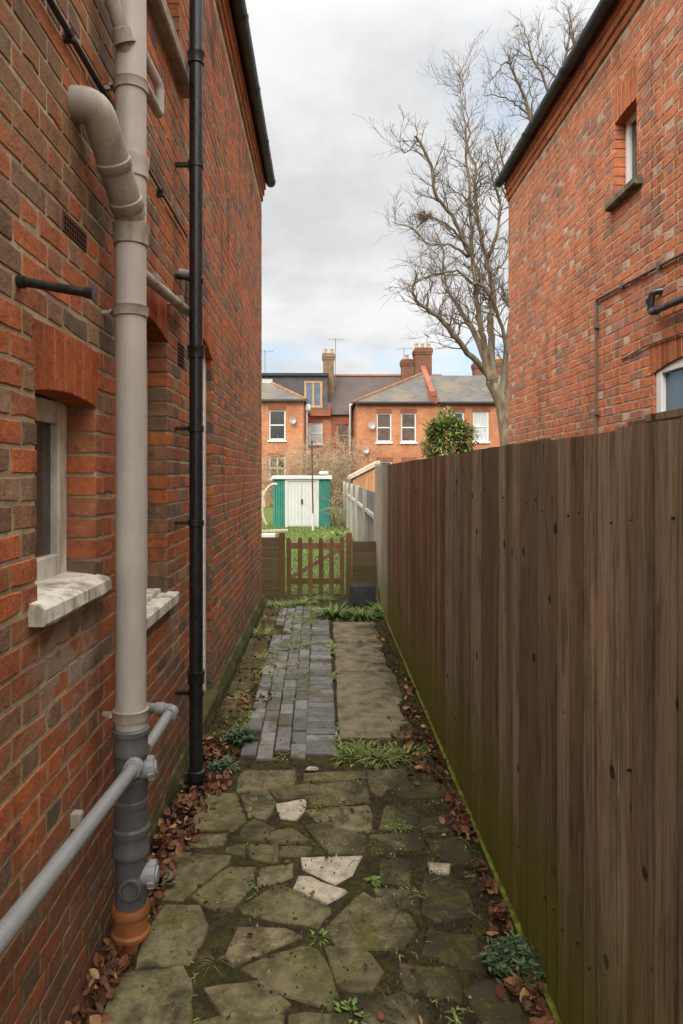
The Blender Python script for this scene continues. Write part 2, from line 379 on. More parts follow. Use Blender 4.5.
def mat_stone():
    g = G('paving_stone', .9, .22)
    r = g.attr()
    c = g.ramp(r, [(0,(.12,.10,.05)),(.45,(.175,.15,.078)),(.8,(.22,.19,.11)),(.82,(.27,.21,.12)),(.93,(.30,.25,.16)),(.95,(.47,.41,.31)),(1,(.54,.48,.37))])
    light = g.rng(r, .90, .95)
    c = g.mix(g.rng(g.noise(13, 8, rough=.7), .40, .64, 0, .8), c, g.mix(1.0, c, (.42,.41,.38), 'MULTIPLY'))
    c = g.mix(g.rng(g.noise(80, 5, rough=.7), .48, .70, 0, .6), c, g.mix(1.0, c, (1.5,1.45,1.3), 'MULTIPLY'))
    keep = g.math('SUBTRACT', 1.0, light)
    x = g.sep(g.pos())[0]
    side = g.rng(x, .05, .7, 0, .26)
    m1 = g.rng(g.math('ADD', g.noise(3.8, 8, rough=.72, dist=.6), side), .47, .66, 0, .9)
    c = g.mix(g.math('MULTIPLY', m1, keep), c, (.038,.034,.018))
    m2 = g.rng(g.noise(5.5, 6, g.map(g.pos(), loc=(3,7,2)), .72), .50, .64, 0, .85)
    c = g.mix(g.math('MULTIPLY', m2, keep), c, g.ramp(g.noise(45,5), [(.35,(.055,.055,.014)),(.65,(.13,.125,.028))]))
    g.color(c)
    b = g.bump(g.noise(120, 4), .35, .004); g.bump(g.noise(17, 6), .7, .012, b)
    return g.mat
M['paving'] = mat_stone()
def mat_soil(name='path_moss_soil', green=.6):
    g = G(name, .95, .15)
    c = g.ramp(g.noise(24, 6, rough=.7), [(.3,(.022,.017,.010)),(.5,(.05,.038,.022)),(.72,(.11,.085,.05))])
    m = g.rng(g.noise(5, 6, rough=.7, dist=.5), .42, .62, 0, green)
    mc = g.ramp(g.noise(60, 4), [(.3,(.04,.04,.008)),(.55,(.085,.085,.014)),(.75,(.15,.145,.024))])
    g.color(g.mix(m, c, mc))
    b = g.bump(g.noise(130, 5, rough=.7), .9, .012); g.bump(g.noise(18, 6), .9, .03, b)
    return g.mat
M['soil'] = mat_soil(); M['soilbare'] = mat_soil('ground_soil', .25)
def mat_block():
    g = G('block_paving', .8, .3)
    c = g.ramp(g.attr(), [(0,(.13,.128,.12)),(.5,(.20,.195,.185)),(1,(.29,.28,.262))])
    c = g.mix(g.rng(g.noise(20, 6), .4, .7, 0, .5), c, g.mix(1.0, c, (.5,.48,.45), 'MULTIPLY'))
    c = g.mix(g.rng(g.noise(4, 7, rough=.75), .46, .64, 0, .85), c, (.085,.075,.035))
    g.color(c); b = g.bump(g.noise(150, 4), .3, .003); g.bump(g.noise(30, 5), .4, .006, b); return g.mat
M['block'] = mat_block()
def mat_conc(name, col, moss):
    g = G(name, .9, .2)
    c = g.mix(g.rng(g.noise(7, 6, rough=.65), .3, .7), col, tuple(x*.55 for x in col))
    c = g.mix(g.rng(g.noise(90, 3), .5, .75, 0, .4), c, tuple(x*1.5 for x in col))
    x = g.sep(g.pos())[0]
    c = g.mix(g.rng(g.math('ADD', g.noise(3.2, 6, rough=.7, dist=.5), g.rng(g.math('ABSOLUTE', x), .2, .7, 0, .18)), .5, .72, 0, moss), c, (.05,.05,.014))
    c = g.mix(g.rng(g.noise(5, 6, g.map(g.pos(), loc=(9,2,4)), .7), .55, .7, 0, .7), c, (.035,.028,.018))
    g.color(c); b = g.bump(g.noise(110, 4), .4, .004); g.bump(g.noise(12, 6), .6, .012, b); return g.mat
M['conc'] = mat_conc('concrete_slab', (.255,.215,.14), .95)
M['concmoss'] = mat_conc('concrete_edge_mossy', (.25,.185,.10), .85)
M['mossboard'] = mat_plain('board_moss', (.20,.215,.035), .95, .6, 18, .6, .1, .5, (.06,.055,.02))
M['plinth'] = mat_conc('plinth_mossy', (.21,.175,.09), .95)
M['lawnbase'] = mat_plain('lawn_soil', (.075,.115,.014), .95, .4, 3, .3)

# ------------------------------------------------------------------ wall helpers
def holes_sheet(mb, P, u0, u1, z0, z1, holes, mat=0, depth=.1, d=0.0):
    us = sorted({u0, u1, *[min(max(h[i], u0), u1) for h in holes for i in (0, 1)]})
    zs = sorted({z0, z1, *[min(max(h[i], z0), z1) for h in holes for i in (2, 3)]})
    for a, b in zip(us, us[1:]):
        for c_, e in zip(zs, zs[1:]):
            um, zm = (a+b)/2, (c_+e)/2
            if any(h[0] < um < h[1] and h[2] < zm < h[3] for h in holes): continue
            mb.add([P(a,c_,d), P(b,c_,d), P(b,e,d), P(a,e,d)], [(0,1,2,3)], mat)
    for h in holes:
        for (a, b) in (((h[0],h[2]),(h[1],h[2])), ((h[1],h[2]),(h[1],h[3])), ((h[1],h[3]),(h[0],h[3])), ((h[0],h[3]),(h[0],h[2]))):
            mb.add([P(a[0],a[1],d), P(b[0],b[1],d), P(b[0],b[1],d-depth), P(a[0],a[1],d-depth)], [(0,1,2,3)], mat)

def one_brick(mb, P, u0, u1, z0, z1, rnd, mat=0, dep=.104, jit=.0022, dd=0.0, rg=random):
    j = lambda s=1: rg.uniform(-jit, jit)*s
    um = (u0+u1)/2 + rg.uniform(-.2,.2)*(u1-u0); zm = (z0+z1)/2
    ring = [(u0,z0),(um,z0),(u1,z0),(u1,zm),(u1,z1),(um,z1),(u0,z1),(u0,zm)]
    ring = [(a+j(), b+j()) for a, b in ring]
    cu, cz = (u0+u1)/2, (z0+z1)/2
    tu, tz = rg.uniform(-.006,.006), rg.uniform(-.015,.015)
    d0 = dd + rg.uniform(-.0011,.0011)
    vs = []
    for a, b in ring: vs.append(P(a, b, d0-dep))
    chs = [rg.uniform(.0018,.004) if rg.random() > .12 else rg.uniform(.005,.012) for _ in ring]
    for (a, b), ch in zip(ring, chs): vs.append(P(a, b, d0-ch+tu*(a-cu)+tz*(b-cz)))
    for (a, b), ch in zip(ring, chs):
        ia = a + (ch if a < cu-.02 else -ch if a > cu+.02 else 0); ib = b + (ch if b < cz-.005 else -ch if b > cz+.005 else 0)
        vs.append(P(ia, ib, d0+tu*(a-cu)+tz*(b-cz)))
    fs = []
    for i in range(8):
        k = (i+1) % 8
        fs.append((i, k, k+8, i+8)); fs.append((i+8, k+8, k+16, i+16))
    fs.append(tuple(range(16, 24)))
    mb.add(vs, fs, mat, rnd)

def brick_field(mb, P, u0, u1, z0, z1, holes, bands=(), seed=1, jit=.0018, bias=None, jt=.0058):
    rg = random.Random(seed)
    row = 0; z = z0; hgt = .075
    while z + hgt <= z1 + .001:
        zc = z + hgt/2
        band = any(a < zc < b for a, b in bands)
        u = u0 - (.16875 if row % 2 else 0.0) + rg.uniform(-.008,.008)
        head = False; segs = []
        while u < u1:
            w = .1125 if head else .225
            part = [(max(u, u0), min(u+w, u1))]
            for h in holes:
                if h[2] < zc < h[3]:
                    ns = []
                    for a, b in part:
                        if b <= h[0] or a >= h[1]: ns.append((a, b)); continue
                        if a < h[0]: ns.append((a, h[0]))
                        if b > h[1]: ns.append((h[1], b))
                    part = ns
            segs += [(a, b, head) for a, b in part if b-a > 1e-6]
            u += w; head = not head
        k = 0
        while k < len(segs):                       # no slivers: a short closer joins its neighbour
            a, b, hd = segs[k]
            if b-a < .055 and len(segs) > 1:
                if k+1 < len(segs) and abs(segs[k+1][0]-b) < 1e-6: segs[k+1] = (a, segs[k+1][1], segs[k+1][2]); segs.pop(k); continue
                if k and abs(segs[k-1][1]-a) < 1e-6: segs[k-1] = (segs[k-1][0], b, segs[k-1][2]); segs.pop(k); continue
            k += 1
        for a, b, hd in segs:
            r = rg.random()
            if band: r *= .22
            elif bias: r = bias(r, (a+b)/2, zc, hd, rg)
            one_brick(mb, P, a+jt*rg.uniform(.8,1.1), b-jt*rg.uniform(.8,1.1), z+jt*rg.uniform(.85,1.1), z+hgt-jt*rg.uniform(.85,1.1), r, 0, jit=jit, rg=rg)
        z += hgt; row += 1

def arch(P, u0, u1, zs, hh, camber, mat, mortar, parent, seed=3, spread=.05, dep=.104, d=.002, rise=None):
    """flat or cambered arch of upright bricks, springing at zs"""
    mb = MB(); rg = random.Random(seed)
    n = max(3, round((u1-u0)/.073)); um = (u0+u1)/2; hw = (u1-u0)/2
    sof = lambda t: zs + camber*(1-((t-um)/hw)**2)
    top = lambda t: zs + hh + camber*.35*(1-((t-um)/hw)**2)
    for i in range(n):
        a = u0 + (u1-u0)*i/n + .0045; b = u0 + (u1-u0)*(i+1)/n - .0045
        sa = (a-um)/hw*spread; sb = (b-um)/hw*spread
        dd = d + rg.uniform(-.0015,.0015); c = .003
        vs = [P(a,sof(a),dd-dep),P(b,sof(b),dd-dep),P(b+sb,top(b),dd-dep),P(a+sa,top(a),dd-dep),
              P(a,sof(a),dd-c),P(b,sof(b),dd-c),P(b+sb,top(b),dd-c),P(a+sa,top(a),dd-c),
              P(a+c,sof(a)+c,dd),P(b-c,sof(b)+c,dd),P(b+sb-c,top(b)-c,dd),P(a+sa+c,top(a)-c,dd)]
        fs = [(3,2,1,0),(8,9,10,11)]
        for k in range(4):
            j = (k+1) % 4
            fs += [(k,j,j+4,k+4),(k+4,j+4,j+8,k+8)]
        mb.add(vs, fs, 0, rg.random())
    m = 10
    for i in range(m):
        a = u0+(u1-u0)*i/m; b = u0+(u1-u0)*(i+1)/m
        sa = (a-um)/hw*spread; sb = (b-um)/hw*spread
        mb.add([P(a,sof(a)+.003,d-.003),P(b,sof(b)+.003,d-.003),P(b+sb,top(b)-.002,d-.003),P(a+sa,top(a)-.002,d-.003),
                P(a,sof(a)+.003,d-dep),P(b,sof(b)+.003,d-dep)], [(0,1,2,3)], 1)
        mb.add([P(a,sof(a)+.003,d-.008),P(b,sof(b)+.003,d-.008),P(a,sof(a)+.003,d-dep),P(b,sof(b)+.003,d-dep)], [(0,1,3,2)], 0)
    return mb.build('arch', [mat, mortar], parent)

def sash(P, u0, u1, z0, z1, d, parent, fmat, gmat, fw=.06, ft=.05, mid=True, mull=False, sill=None, smat=None, name='window', midz=None):
    """frame with butt jointed bars; pane and sill are its children"""
    mb = MB()
    mb.pbox(P, u0, u0+fw, z0, z1, d-ft, d, ch=.004); mb.pbox(P, u1-fw, u1, z0, z1, d-ft, d, ch=.004)
    mb.pbox(P, u0+fw, u1-fw, z0, z0+fw*1.15, d-ft, d-.002, ch=.004); mb.pbox(P, u0+fw, u1-fw, z1-fw, z1, d-ft, d-.002, ch=.004)
    zm = (z0+z1)/2 if midz is None else midz
    if mid: mb.pbox(P, u0+fw, u1-fw, zm-fw*.42, zm+fw*.42, d-ft, d-.006)
    if mull:
        m = (u0+u1)/2
        if mid:
            mb.pbox(P, m-fw*.4, m+fw*.4, z0+fw*1.15, zm-fw*.42, d-ft, d-.004); mb.pbox(P, m-fw*.4, m+fw*.4, zm+fw*.42, z1-fw, d-ft, d-.004)
        else: mb.pbox(P, m-fw*.4, m+fw*.4, z0+fw*1.15, z1-fw, d-ft, d-.004)
    w = mb.build(name, fmat, parent)
    pb = MB(); pb.pbox(P, u0+fw*.5, u1-fw*.5, z0+fw*.5, z1-fw*.5, d-ft*.75, d-ft*.55)
    pb.build('pane', gmat, w)
    if sill:
        sb = MB(); sb.pbox(P, *sill, ch=.008); sb.build('sill', smat, w)
    return w

# ================================================================== LEFT HOUSE
XL = -.805; YE = 8.83
PL = lambda u, z, d: (XL+d, u, z)
houseL = thing('brick_house', 'tall dark red brick house along the left of the alley, with pipes on its wall', 'house', (XL, 3, 0))
HL = [(1.922,2.40,1.285,1.915), (2.72,3.50,1.03,2.36), (4.12,4.91,.13,2.50), (2.9,3.8,3.905,5.0)]
AL = [(1.90,2.425,1.915,.20,.022), (2.69,3.53,2.36,.20,.05), (4.09,4.94,2.50,.20,.09), (2.87,3.83,5.0,.2,.05)]
brickholes = HL + [(a[0],a[1],a[2],a[2]+a[3]) for a in AL]
AIRL = [(2.10,2.325,2.43,2.505), (3.76,3.93,2.28,2.43)]
mb = MB()
def biasL(r, u, z, head, rg):
    if z < .9 and u < 2.6: r = r*.62                     # redder low down near the camera
    if z > 2.3 and u < 2.5: r = .22 + r*.72
    if u > 4.9: r = r*.9
    if head and rg.random() < .25: r = .62 + .33*rg.random()
    return r
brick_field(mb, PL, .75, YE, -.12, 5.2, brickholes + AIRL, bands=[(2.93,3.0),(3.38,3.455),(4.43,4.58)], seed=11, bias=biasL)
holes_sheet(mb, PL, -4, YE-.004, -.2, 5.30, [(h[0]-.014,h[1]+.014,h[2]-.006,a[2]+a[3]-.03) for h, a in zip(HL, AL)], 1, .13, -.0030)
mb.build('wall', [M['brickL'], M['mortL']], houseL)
for i, (a, ar) in enumerate(zip(HL, AL)):
    arch(PL, ar[0], ar[1], ar[2], ar[3], ar[4], M['rubL'], M['mortL'], houseL, seed=i, spread=.02)
mb = MB()      # unseen walls and floor of the house
PE = lambda u, z, d: (u, YE-.115+d, z)
mb.add([(-6,YE,-.2),(XL-.003,YE,-.2),(XL-.003,YE,5.3),(-6,YE,5.3)], [(0,1,2,3)])
mb.add([(-6,-4,-.2),(XL-.0085,-4,-.2),(XL-.0085,-4,5.3),(-6,-4,5.3)], [(0,1,2,3)])
mb.add([(-6,-4,-.2),(-6,YE,-.2),(-6,YE,5.3),(-6,-4,5.3)], [(0,1,2,3)])
mb.build('end_wall', M['farside'], houseL)
def cornice(P, u0, u1, z0, mat, mort, parent, seed):
    mb = MB(); rg = random.Random(seed)
    for (dz, out) in ((0,.018),(.075,.036),(.150,.052)):
        u = u0
        while u < u1:
            w = min(.225, u1-u)
            mb.pbox(P, u+.003, u+w-.003, z0+dz+.003, z0+dz+.072, -.1, out+rg.uniform(-.002,.002), 0, rg.random(), ch=.004); u += .225
        mb.pbox(P, u0, u1-.004, z0+dz, z0+dz+.0745, -.098, out-.008, 1)
    return mb.build('cornice', [mat, mort], parent)
cornice(PL, -4, YE, 5.21, M['rubL'], M['mortL'], houseL, 5)
def gutter(P, u0, u1, z, d, parent, brk):
    mb = MB(); n = 10; r = .062
    us = [u0, u1]
    for sgn_r in (r, r-.006):
        vs = []; fs = []
        for u in us:
            for k in range(n+1):
                t = math.pi + math.pi*k/n
                vs.append(P(u, z+sgn_r*math.sin(t), d+sgn_r*math.cos(t)))
        for k in range(n): fs.append((k, k+1, n+2+k, n+1+k))
        mb.add(vs, fs)
    vs = [P(u1, z+r*math.sin(math.pi+math.pi*k/n), d+r*math.cos(math.pi+math.pi*k/n)) for k in range(n+1)]
    mb.add(vs, [tuple(range(n+1))])
    g_ = mb.build('gutter', M['gutter'], parent, smooth=False)
    u = u1-.08
    while u > 0:
        mb2 = MB()
        vs = []; fs = []; m = 0
        for uu in (u-.03, u+.03):
            for k in range(n+1):
                t = math.pi + math.pi*k/n
                vs.append(P(uu, z+(r+.006)*math.sin(t), d+(r+.006)*math.cos(t)))
        for k in range(n): fs.append((k, k+1, n+2+k, n+1+k))
        mb2.add(vs, fs); u -= brk
        mb2.build('joint', M['gutter'], g_)
    fb = MB(); fb.pbox(P, u0, u1-.02, z-.03, z+.10, -.02, .04); fb.build('fascia', M['gutter'], parent)
gutter(PL, -4, YE+.03, 5.47, .115, houseL, 1.05)
mb = MB()
ov = .10
a = [(XL+ov,-4.1,5.50),(XL+ov,YE+.1,5.50),(-6.1,YE+.1,5.50),(-6.1,-4.1,5.50),(-3.4,-1.5,7.1),(-3.4,6.2,7.1)]
mb.add(a, [(0,1,5,4),(1,2,5),(2,3,4,5),(3,0,4)]); mb.build('roof', M['slate'], houseL)
# windows and door
w = sash(PL, 1.923, 2.399, 1.325, 1.93, -.098, houseL, M['white'], M['glassdirty'], .075, .05, mid=False)
sb = MB(); rg = random.Random(4)
SEG = 9                                              # worn stone sill, painted white
vs = []; fs = []
prof = [(-.14,1.270),(-.14,1.345),(-.02,1.332),(.035,1.322),(.052,1.312),(.054,1.275),(.046,1.264),(-.02,1.266)]
for i in range(SEG+1):
    u = 1.862 + (2.432-1.862)*i/SEG
    if i in (0, SEG): pr = [(d*.97-.003*(d>.04), z) for d, z in prof]
    else: pr = prof
    for (d, z) in pr:
        on = d > -.015
        vs.append(PL(u, z + (rg.uniform(-.0014,.0014) if on else 0), d + (rg.uniform(-.0035,.001) if d > .03 else 0)))
np_ = len(prof)
for i in range(SEG):
    for k in range(np_):
        k2 = (k+1) % np_; fs.append((i*np_+k, i*np_+k2, (i+1)*np_+k2, (i+1)*np_+k))
fs.append(tuple(range(np_))); fs.append(tuple(SEG*np_+k for k in range(np_)))
sb.add([v if not (1.925 < v[1] < 2.397) or True else v for v in vs], fs)
sb.build('sill', M['sillw'], w)
w2 = sash(PL, 2.721, 3.499, 1.10, 2.42, -.098, houseL, M['white'], M['glass'], .065, .05, mid=True)
sb = MB(); sb.pbox(PL, 2.66, 3.56, 1.015, 1.075, -.14, .052, ch=.008); sb.pbox(PL, 2.725, 3.495, 1.0765, 1.10, -.14, -.03); sb.build('sill', M['sillw'], w2)
gb = MB(); gb.pbox(PL, 3.42, 3.434, 1.16, 2.40, -.0975, -.088); gb.build('green_bead', M['green'], w2)
dr = MB(); dr.pbox(PL, 4.121, 4.19, .135, 2.60, -.13, -.042, ch=.004); dr.pbox(PL, 4.84, 4.909, .135, 2.60, -.13, -.042, ch=.004)
dr.pbox(PL, 4.19, 4.84, 2.50, 2.60, -.13, -.045)
door = dr.build('door', M['upvc'], houseL)
lf = MB(); lf.pbox(PL, 4.19, 4.84, .14, 2.50, -.12, -.085); lf.pbox(PL, 4.30, 4.73, .3, 1.0, -.0848, -.078, ch=.006); lf.pbox(PL, 4.30, 4.73, 1.2, 2.3, -.0848, -.078, ch=.006)
lf.build('door_leaf', M['white'], door)
tb = MB(); tb.pbox(PL, 4.09, 4.94, .02, .132, -.14, .045, ch=.01); tb.build('threshold', M['concmoss'], door)
w3 = sash(PL, 2.901, 3.799, 3.95, 5.05, -.098, houseL, M['white'], M['glass'], .065, .05, mid=True)
sb = MB(); sb.pbox(PL, 2.55, 3.91, 3.835, 3.92, -.13, .062, ch=.01); sb.build('sill', M['stone'], w3)
# air bricks
for (u0,u1,z0,z1) in AIRL:
    mb = MB(); mb.pbox(PL, u0+.004, u1-.004, z0+.003, z1-.003, -.1, .001, 0, ch=.004)
    nz = 3 if z1-z0 < .1 else 6
    nu = 9
    for i in range(nu):
        for k in range(nz):
            a = u0+.016+(u1-u0-.032)*i/nu; b = a+(u1-u0-.032)/nu*.55; e = z0+.012+(z1-z0-.024)*k/nz; f_ = e+(z1-z0-.024)/nz*.6
            mb.pbox(PL, a, b, e, f_, 0, .0022, 1)
    mb.build('air_brick', [M['airbrick'], M['hole']], houseL)
# plinth
mb = MB(); rg = random.Random(8)
ys = [2.75+.15*i for i in range(42)]; vs = []; fs = []
ys = [y for y in ys if y < YE] + [YE]
for y in ys:
    j = rg.uniform(-.008,.008); t = .135 if y > 4.95 else (.10 if y > 4 else -.05+.15*min(1,(y-2.75)/.9)); q = min(1, max(.08,(y-2.9)/2.0))
    for (d, z) in ((-.004,t+j),(.02*q,t-.01+j),(.05*q+j*q,t*.55-.02),(.062*q+j*q,-.13)): vs.append(PL(y, z, d))
for i in range(len(ys)-1):
    for k in range(3): fs.append((i*4+k, i*4+k+1, i*4+k+5, i*4+k+4))
mb.add(vs, fs); mb.build('plinth', M['plinth'], houseL)

# ================================================================== RIGHT HOUSE
XR = 2.38
PR = lambda u, z, d: (XR-d, u, z)
houseR = thing('brick_house', 'orange red brick house on the right, rising behind the tall timber fence', 'house', (XR, 4, 0))
HR = [(5.21,5.586,3.93,4.55), (3.95,4.92,1.25,2.40)]
AR = [(5.19,5.606,4.55,.27,.012), (3.89,4.98,2.40,.225,.07)]
mb = MB()
def biasR(r, u, z, head, rg):
    if head: return r if r < .45 else .55 + .45*rg.random()
    return r*.8
brick_field(mb, PR, 2.4, 8.82, .6, 5.20, HR + [(a[0],a[1],a[2],a[2]+a[3]) for a in AR], bands=[(2.45,2.55),(3.22,3.31),(4.12,4.21),(4.9,4.99)], seed=23, jit=.0017, bias=biasR, jt=.0062)
holes_sheet(mb, PR, -4, 8.816, -.2, 5.30, [(h[0]-.014,h[1]+.014,h[2]-.006,a[2]+a[3]-.03) for h, a in zip(HR, AR)], 1, .13, -.0030)
mb.build('wall', [M['brickR'], M['mortR']], houseR)
arch(PR, *AR[0][:3], .27, AR[0][4], M['rubR'], M['mortR'], houseR, 7, .0)
arch(PR, *AR[1][:3], .225, AR[1][4], M['rubR'], M['mortR'], houseR, 8, .03)
mb = MB()
mb.add([(XR+.003,8.82,-.2),(8,8.82,-.2),(8,8.82,5.3),(XR+.003,8.82,5.3)], [(0,1,2,3)])
mb.add([(XR+.01,-4,-.2),(8,-4,-.2),(8,-4,5.3),(XR+.01,-4,5.3)], [(0,1,2,3)])
mb.add([(8,-4,-.2),(8,8.82,-.2),(8,8.82,5.3),(8,-4,5.3)], [(0,1,2,3)])
mb.build('end_wall', M['farside'], houseR)
cornice(PR, -4, 8.82, 5.21, M['rubR'], M['mortR'], houseR, 6)
gutter(PR, -4, 8.86, 5.47, .115, houseR, 1.2)
mb = MB()
a = [(XR-ov,-4.1,5.50),(XR-ov,8.92,5.50),(8.1,8.92,5.50),(8.1,-4.1,5.50),(5.2,-1.5,7.1),(5.2,6.2,7.1)]
mb.add(a, [(0,1,5,4),(1,2,5),(2,3,4,5),(3,0,4)]); mb.build('roof', M['slate'], houseR)
w = sash(PR, 5.211, 5.585, 3.955, 4.58, -.085, houseR, M['upvc'], M['glass'], .06, .05, mid=False)
sb = MB(); sb.pbox(PR, 5.10, 5.66, 3.86, 3.925, -.13, .06, ch=.012); sb.build('sill', M['stoneold'], w)
w = sash(PR, 3.951, 4.919, 1.30, 2.475, -.012, houseR, M['upvc'], M['glassblue'], .075, .06, mid=True, midz=1.7)
sb = MB(); sb.pbox(PR, 3.88, 4.98, 1.20, 1.28, -.13, .05, ch=.01); sb.build('sill', M['stone'], w)

# ================================================================== PIPES ON THE LEFT WALL
PX, PY, PRAD = -.704, 2.49, .055
def bend(pts, k=6, r=.5):
    """rounds the corners of a polyline"""
    pts = [Vector(p) for p in pts]; out = [pts[0]]
    for i in range(1, len(pts)-1):
        a, b, c_ = pts[i-1], pts[i], pts[i+1]
        m = min((a-b).length, (c_-b).length)*r
        p0 = b + (a-b).normalized()*m; p2 = b + (c_-b).normalized()*m
        for j in range(k+1):
            t = j/k; out.append(p0*(1-t)**2 + b*2*t*(1-t) + p2*t*t)
    out.append(pts[-1]); return out
zy = lambda y: H-(y-CY)*PY/F
soil = thing('soil_pipe', 'thick pale grey soil stack running up the left brick wall, dark grey at its foot', 'drain pipe', (PX, PY, 0))
mb = MB(); mb.lathe((PX,PY,0), [(PRAD,.70),(PRAD,5.9)], 28); mb.build('pipe', M['pipe'], soil, auto=40)
mb = MB()
mb.lathe((PX,PY,0), [(PRAD+.001,.10),(PRAD+.001,.30),(.066,.305),(.0665,.325),(.06,.335),(.06,.375),(.066,.378),(.067,.40),(.060,.408),(.059,.48),(.064,.483),(.064,.503),(.059,.508),(.059,.56),(.062,.563),(.062,.58),(.058,.585),(.058,.665),(.0625,.668),(.0625,.69),(.061,.693),(.061,.738),(.066,.74),(.066,.757),(.06,.762),(PRAD+.002,.764)], 28)
low = mb.build('lower_pipe', M['pipedark'], soil, auto=35)
def cap(c, ax, r, l, mat, parent, name='access_cap'):
    mb = MB(); mb.lathe(c, [(r*.8,-.03),(r*.8,l*.3),(r,l*.32),(r,l*.8),(r*.93,l*.86),(r*.6,l*.88),(r*.58,l),(.003,l)], 24, ax)
    for k in range(10):
        t = 2*math.pi*k/10; a = Vector(ax).normalized(); x = a.orthogonal().normalized(); y = a.cross(x)
        p = Vector(c) + (x*math.cos(t)+y*math.sin(t))*r*1.0
        mb.tube([p+a*l*.35, p+a*l*.78], r*.09, 5)
    return mb.build(name, mat, parent, auto=35)
cap((PX+.052,PY-.01,.612), (1,.12,.12), .042, .045, M['pipemid'], low)
cap((PX+.05,PY+.0,.225), (1,.05,0), .046, .05, M['pipemid'], low)
mb = MB(); a = Vector((.12,-1,0)).normalized()
mb.lathe(Vector((PX+.012,PY-.045,.205)), [(.040,-.02),(.040,.022),(.037,.026),(.030,.026),(.028,.012),(.002,.008)], 22, a); mb.build('boss_socket', M['pipedark'], low, auto=35)
mb = MB(); mb.lathe((PX,PY,0), [(.060,-.12),(.060,.005),(.068,.008),(.069,.022),(.062,.03),(.061,.085),(.068,.09),(.069,.112),(.064,.120),(.057,.121)], 28)
mb.build('clay_socket', M['clay'], soil, auto=35)
for y_ in (88, 312, 714):
    z = zy(y_); mb = MB()
    mb.lathe((PX,PY,z), [(PRAD,-.02),(.0615,-.018),(.0615,.014),(.0635,.018),(PRAD,.02)], 28)
    mb.bar((PX-.055,PY,z),(XL-.02,PY,z),.012,.014)
    mb.tube([(PX-.066,PY-.03,z),(PX-.066,PY+.03,z)], .006, 8)
    mb.build('pipe_clip', M['pipedark'] if y_ == 712 else M['pipe2'], soil, auto=35)
for y_ in (165, 232):
    z = zy(y_); mb = MB(); mb.lathe((PX,PY,z), [(PRAD,-.055),(.062,-.05),(.0625,.0),(.0655,.01),(.0655,.025),(PRAD,.03)], 28)
    mb.build('collar', M['pipe2'] if y_==232 else M['pipe'], soil, auto=35)
mb = MB()
pth = bend([(-.84,2.20,2.875),(-.735,2.20,2.87),(-.70,2.47,2.615)], 8, .42)
mb.tube(pth, .0555, 24)
d = (pth[-1]-pth[-2]).normalized()
for t, l in ((.38,.03),(.80,.035)):
    p = pth[-2].lerp(pth[-1], t) if t < .9 else pth[-1]
    mb.lathe(p, [(.0555,0),(.0605,.004),(.0605,l),(.0555,l+.006)], 24, d)
mb.build('branch_pipe', M['pipe2'], soil, auto=40)
mb = MB()
pth = bend([(-.84,2.36,3.42),(-.755,2.37,3.40),(-.70,2.47,3.17)], 8, .42)
mb.tube(pth, .026, 16)
d = (pth[-1]-pth[-2]).normalized()
mb.lathe(pth[-2].lerp(pth[-1], .5), [(.027,0),(.034,.004),(.036,.03),(.042,.05)], 20, d)
mb.lathe(pth[4], [(.026,0),(.030,.002),(.030,.02),(.026,.022)], 20, (pth[5]-pth[4]))
mb.build('waste_branch', M['pipe2'], soil, auto=40)

mb = MB(); pa = Vector((-.672,.35,.795)); pb_ = Vector((-.672,2.425,.645))
mb.tube(bend([(-.83,.30,.80),(-.672,.30,.80),pb_], 5, .12), .0235, 18)
mb.lathe(pb_-Vector((0,.045,-.003)), [(.0235,0),(.031,.002),(.031,.03),(.034,.032),(.034,.045),(.028,.06)], 18, (0,1,-.06))
o = mb.build('waste_pipe', M['pipemid'], auto=40); tag(o, 'grey plastic waste pipe sloping along the foot of the left wall into the soil stack', 'waste pipe')
mb = MB()
pth = [(-.66,2.535,.665),(-.635,2.86,.70),(-.84,2.875,.705)]
mb.tube(bend(pth, 5, .12), .0215, 16)
e = Vector(pth[1]); mb.lathe(e-Vector((-.002,.05,.004)), [(.0215,-.01),(.028,-.008),(.028,.03),(.0215,.034)], 16, Vector(pth[1])-Vector(pth[0]))
mb.lathe(e-Vector((.06,.001,0)), [(.0215,-.01),(.028,-.008),(.028,.03),(.0215,.034)], 16, (1,0,0))
o = mb.build('waste_pipe', M['pipemid'], auto=40); tag(o, 'short pale waste pipe with an elbow into the wall, just beyond the soil stack', 'waste pipe')
mb = MB(); c0 = Vector((-.80,1.93,.83))
mb.pbox(PL, 2.17, 2.205, .555, .60, -.02, .03, ch=.005); o = mb.build('pipe_bracket', M['stone'])
tag(o, 'small pale bracket stub on the left wall above the sloping grey waste pipe', 'bracket')

# black overflow stubs
mb = MB(); mb.tube([(-.84,1.797,2.197),(-.607,1.80,2.157)], .0125, 14); mb.lathe((-.805,1.797,2.19), [(.013,0),(.017,.001),(.017,.02),(.013,.022)], 14, (1,0,-.17))
mb.lathe((-.63,1.80,2.161), [(.0127,0),(.0150,.002),(.0150,.024),(.008,.024)], 14, (1,0,-.17))
o = mb.build('overflow_pipe', M['black'], auto=40); tag(o, 'black overflow pipe stub sticking out above the nearest left window', 'overflow pipe')
mb = MB(); mb.tube([(-.84,3.70,2.765),(-.65,3.70,2.735)], .017, 14); mb.lathe((-.68,3.70,2.74), [(.017,0),(.021,.002),(.021,.03),(.012,.03)], 14, (1,0,-.16))
o = mb.build('overflow_pipe', M['black'], auto=40); tag(o, 'short black overflow stub crossing in front of the black downpipe', 'overflow pipe')
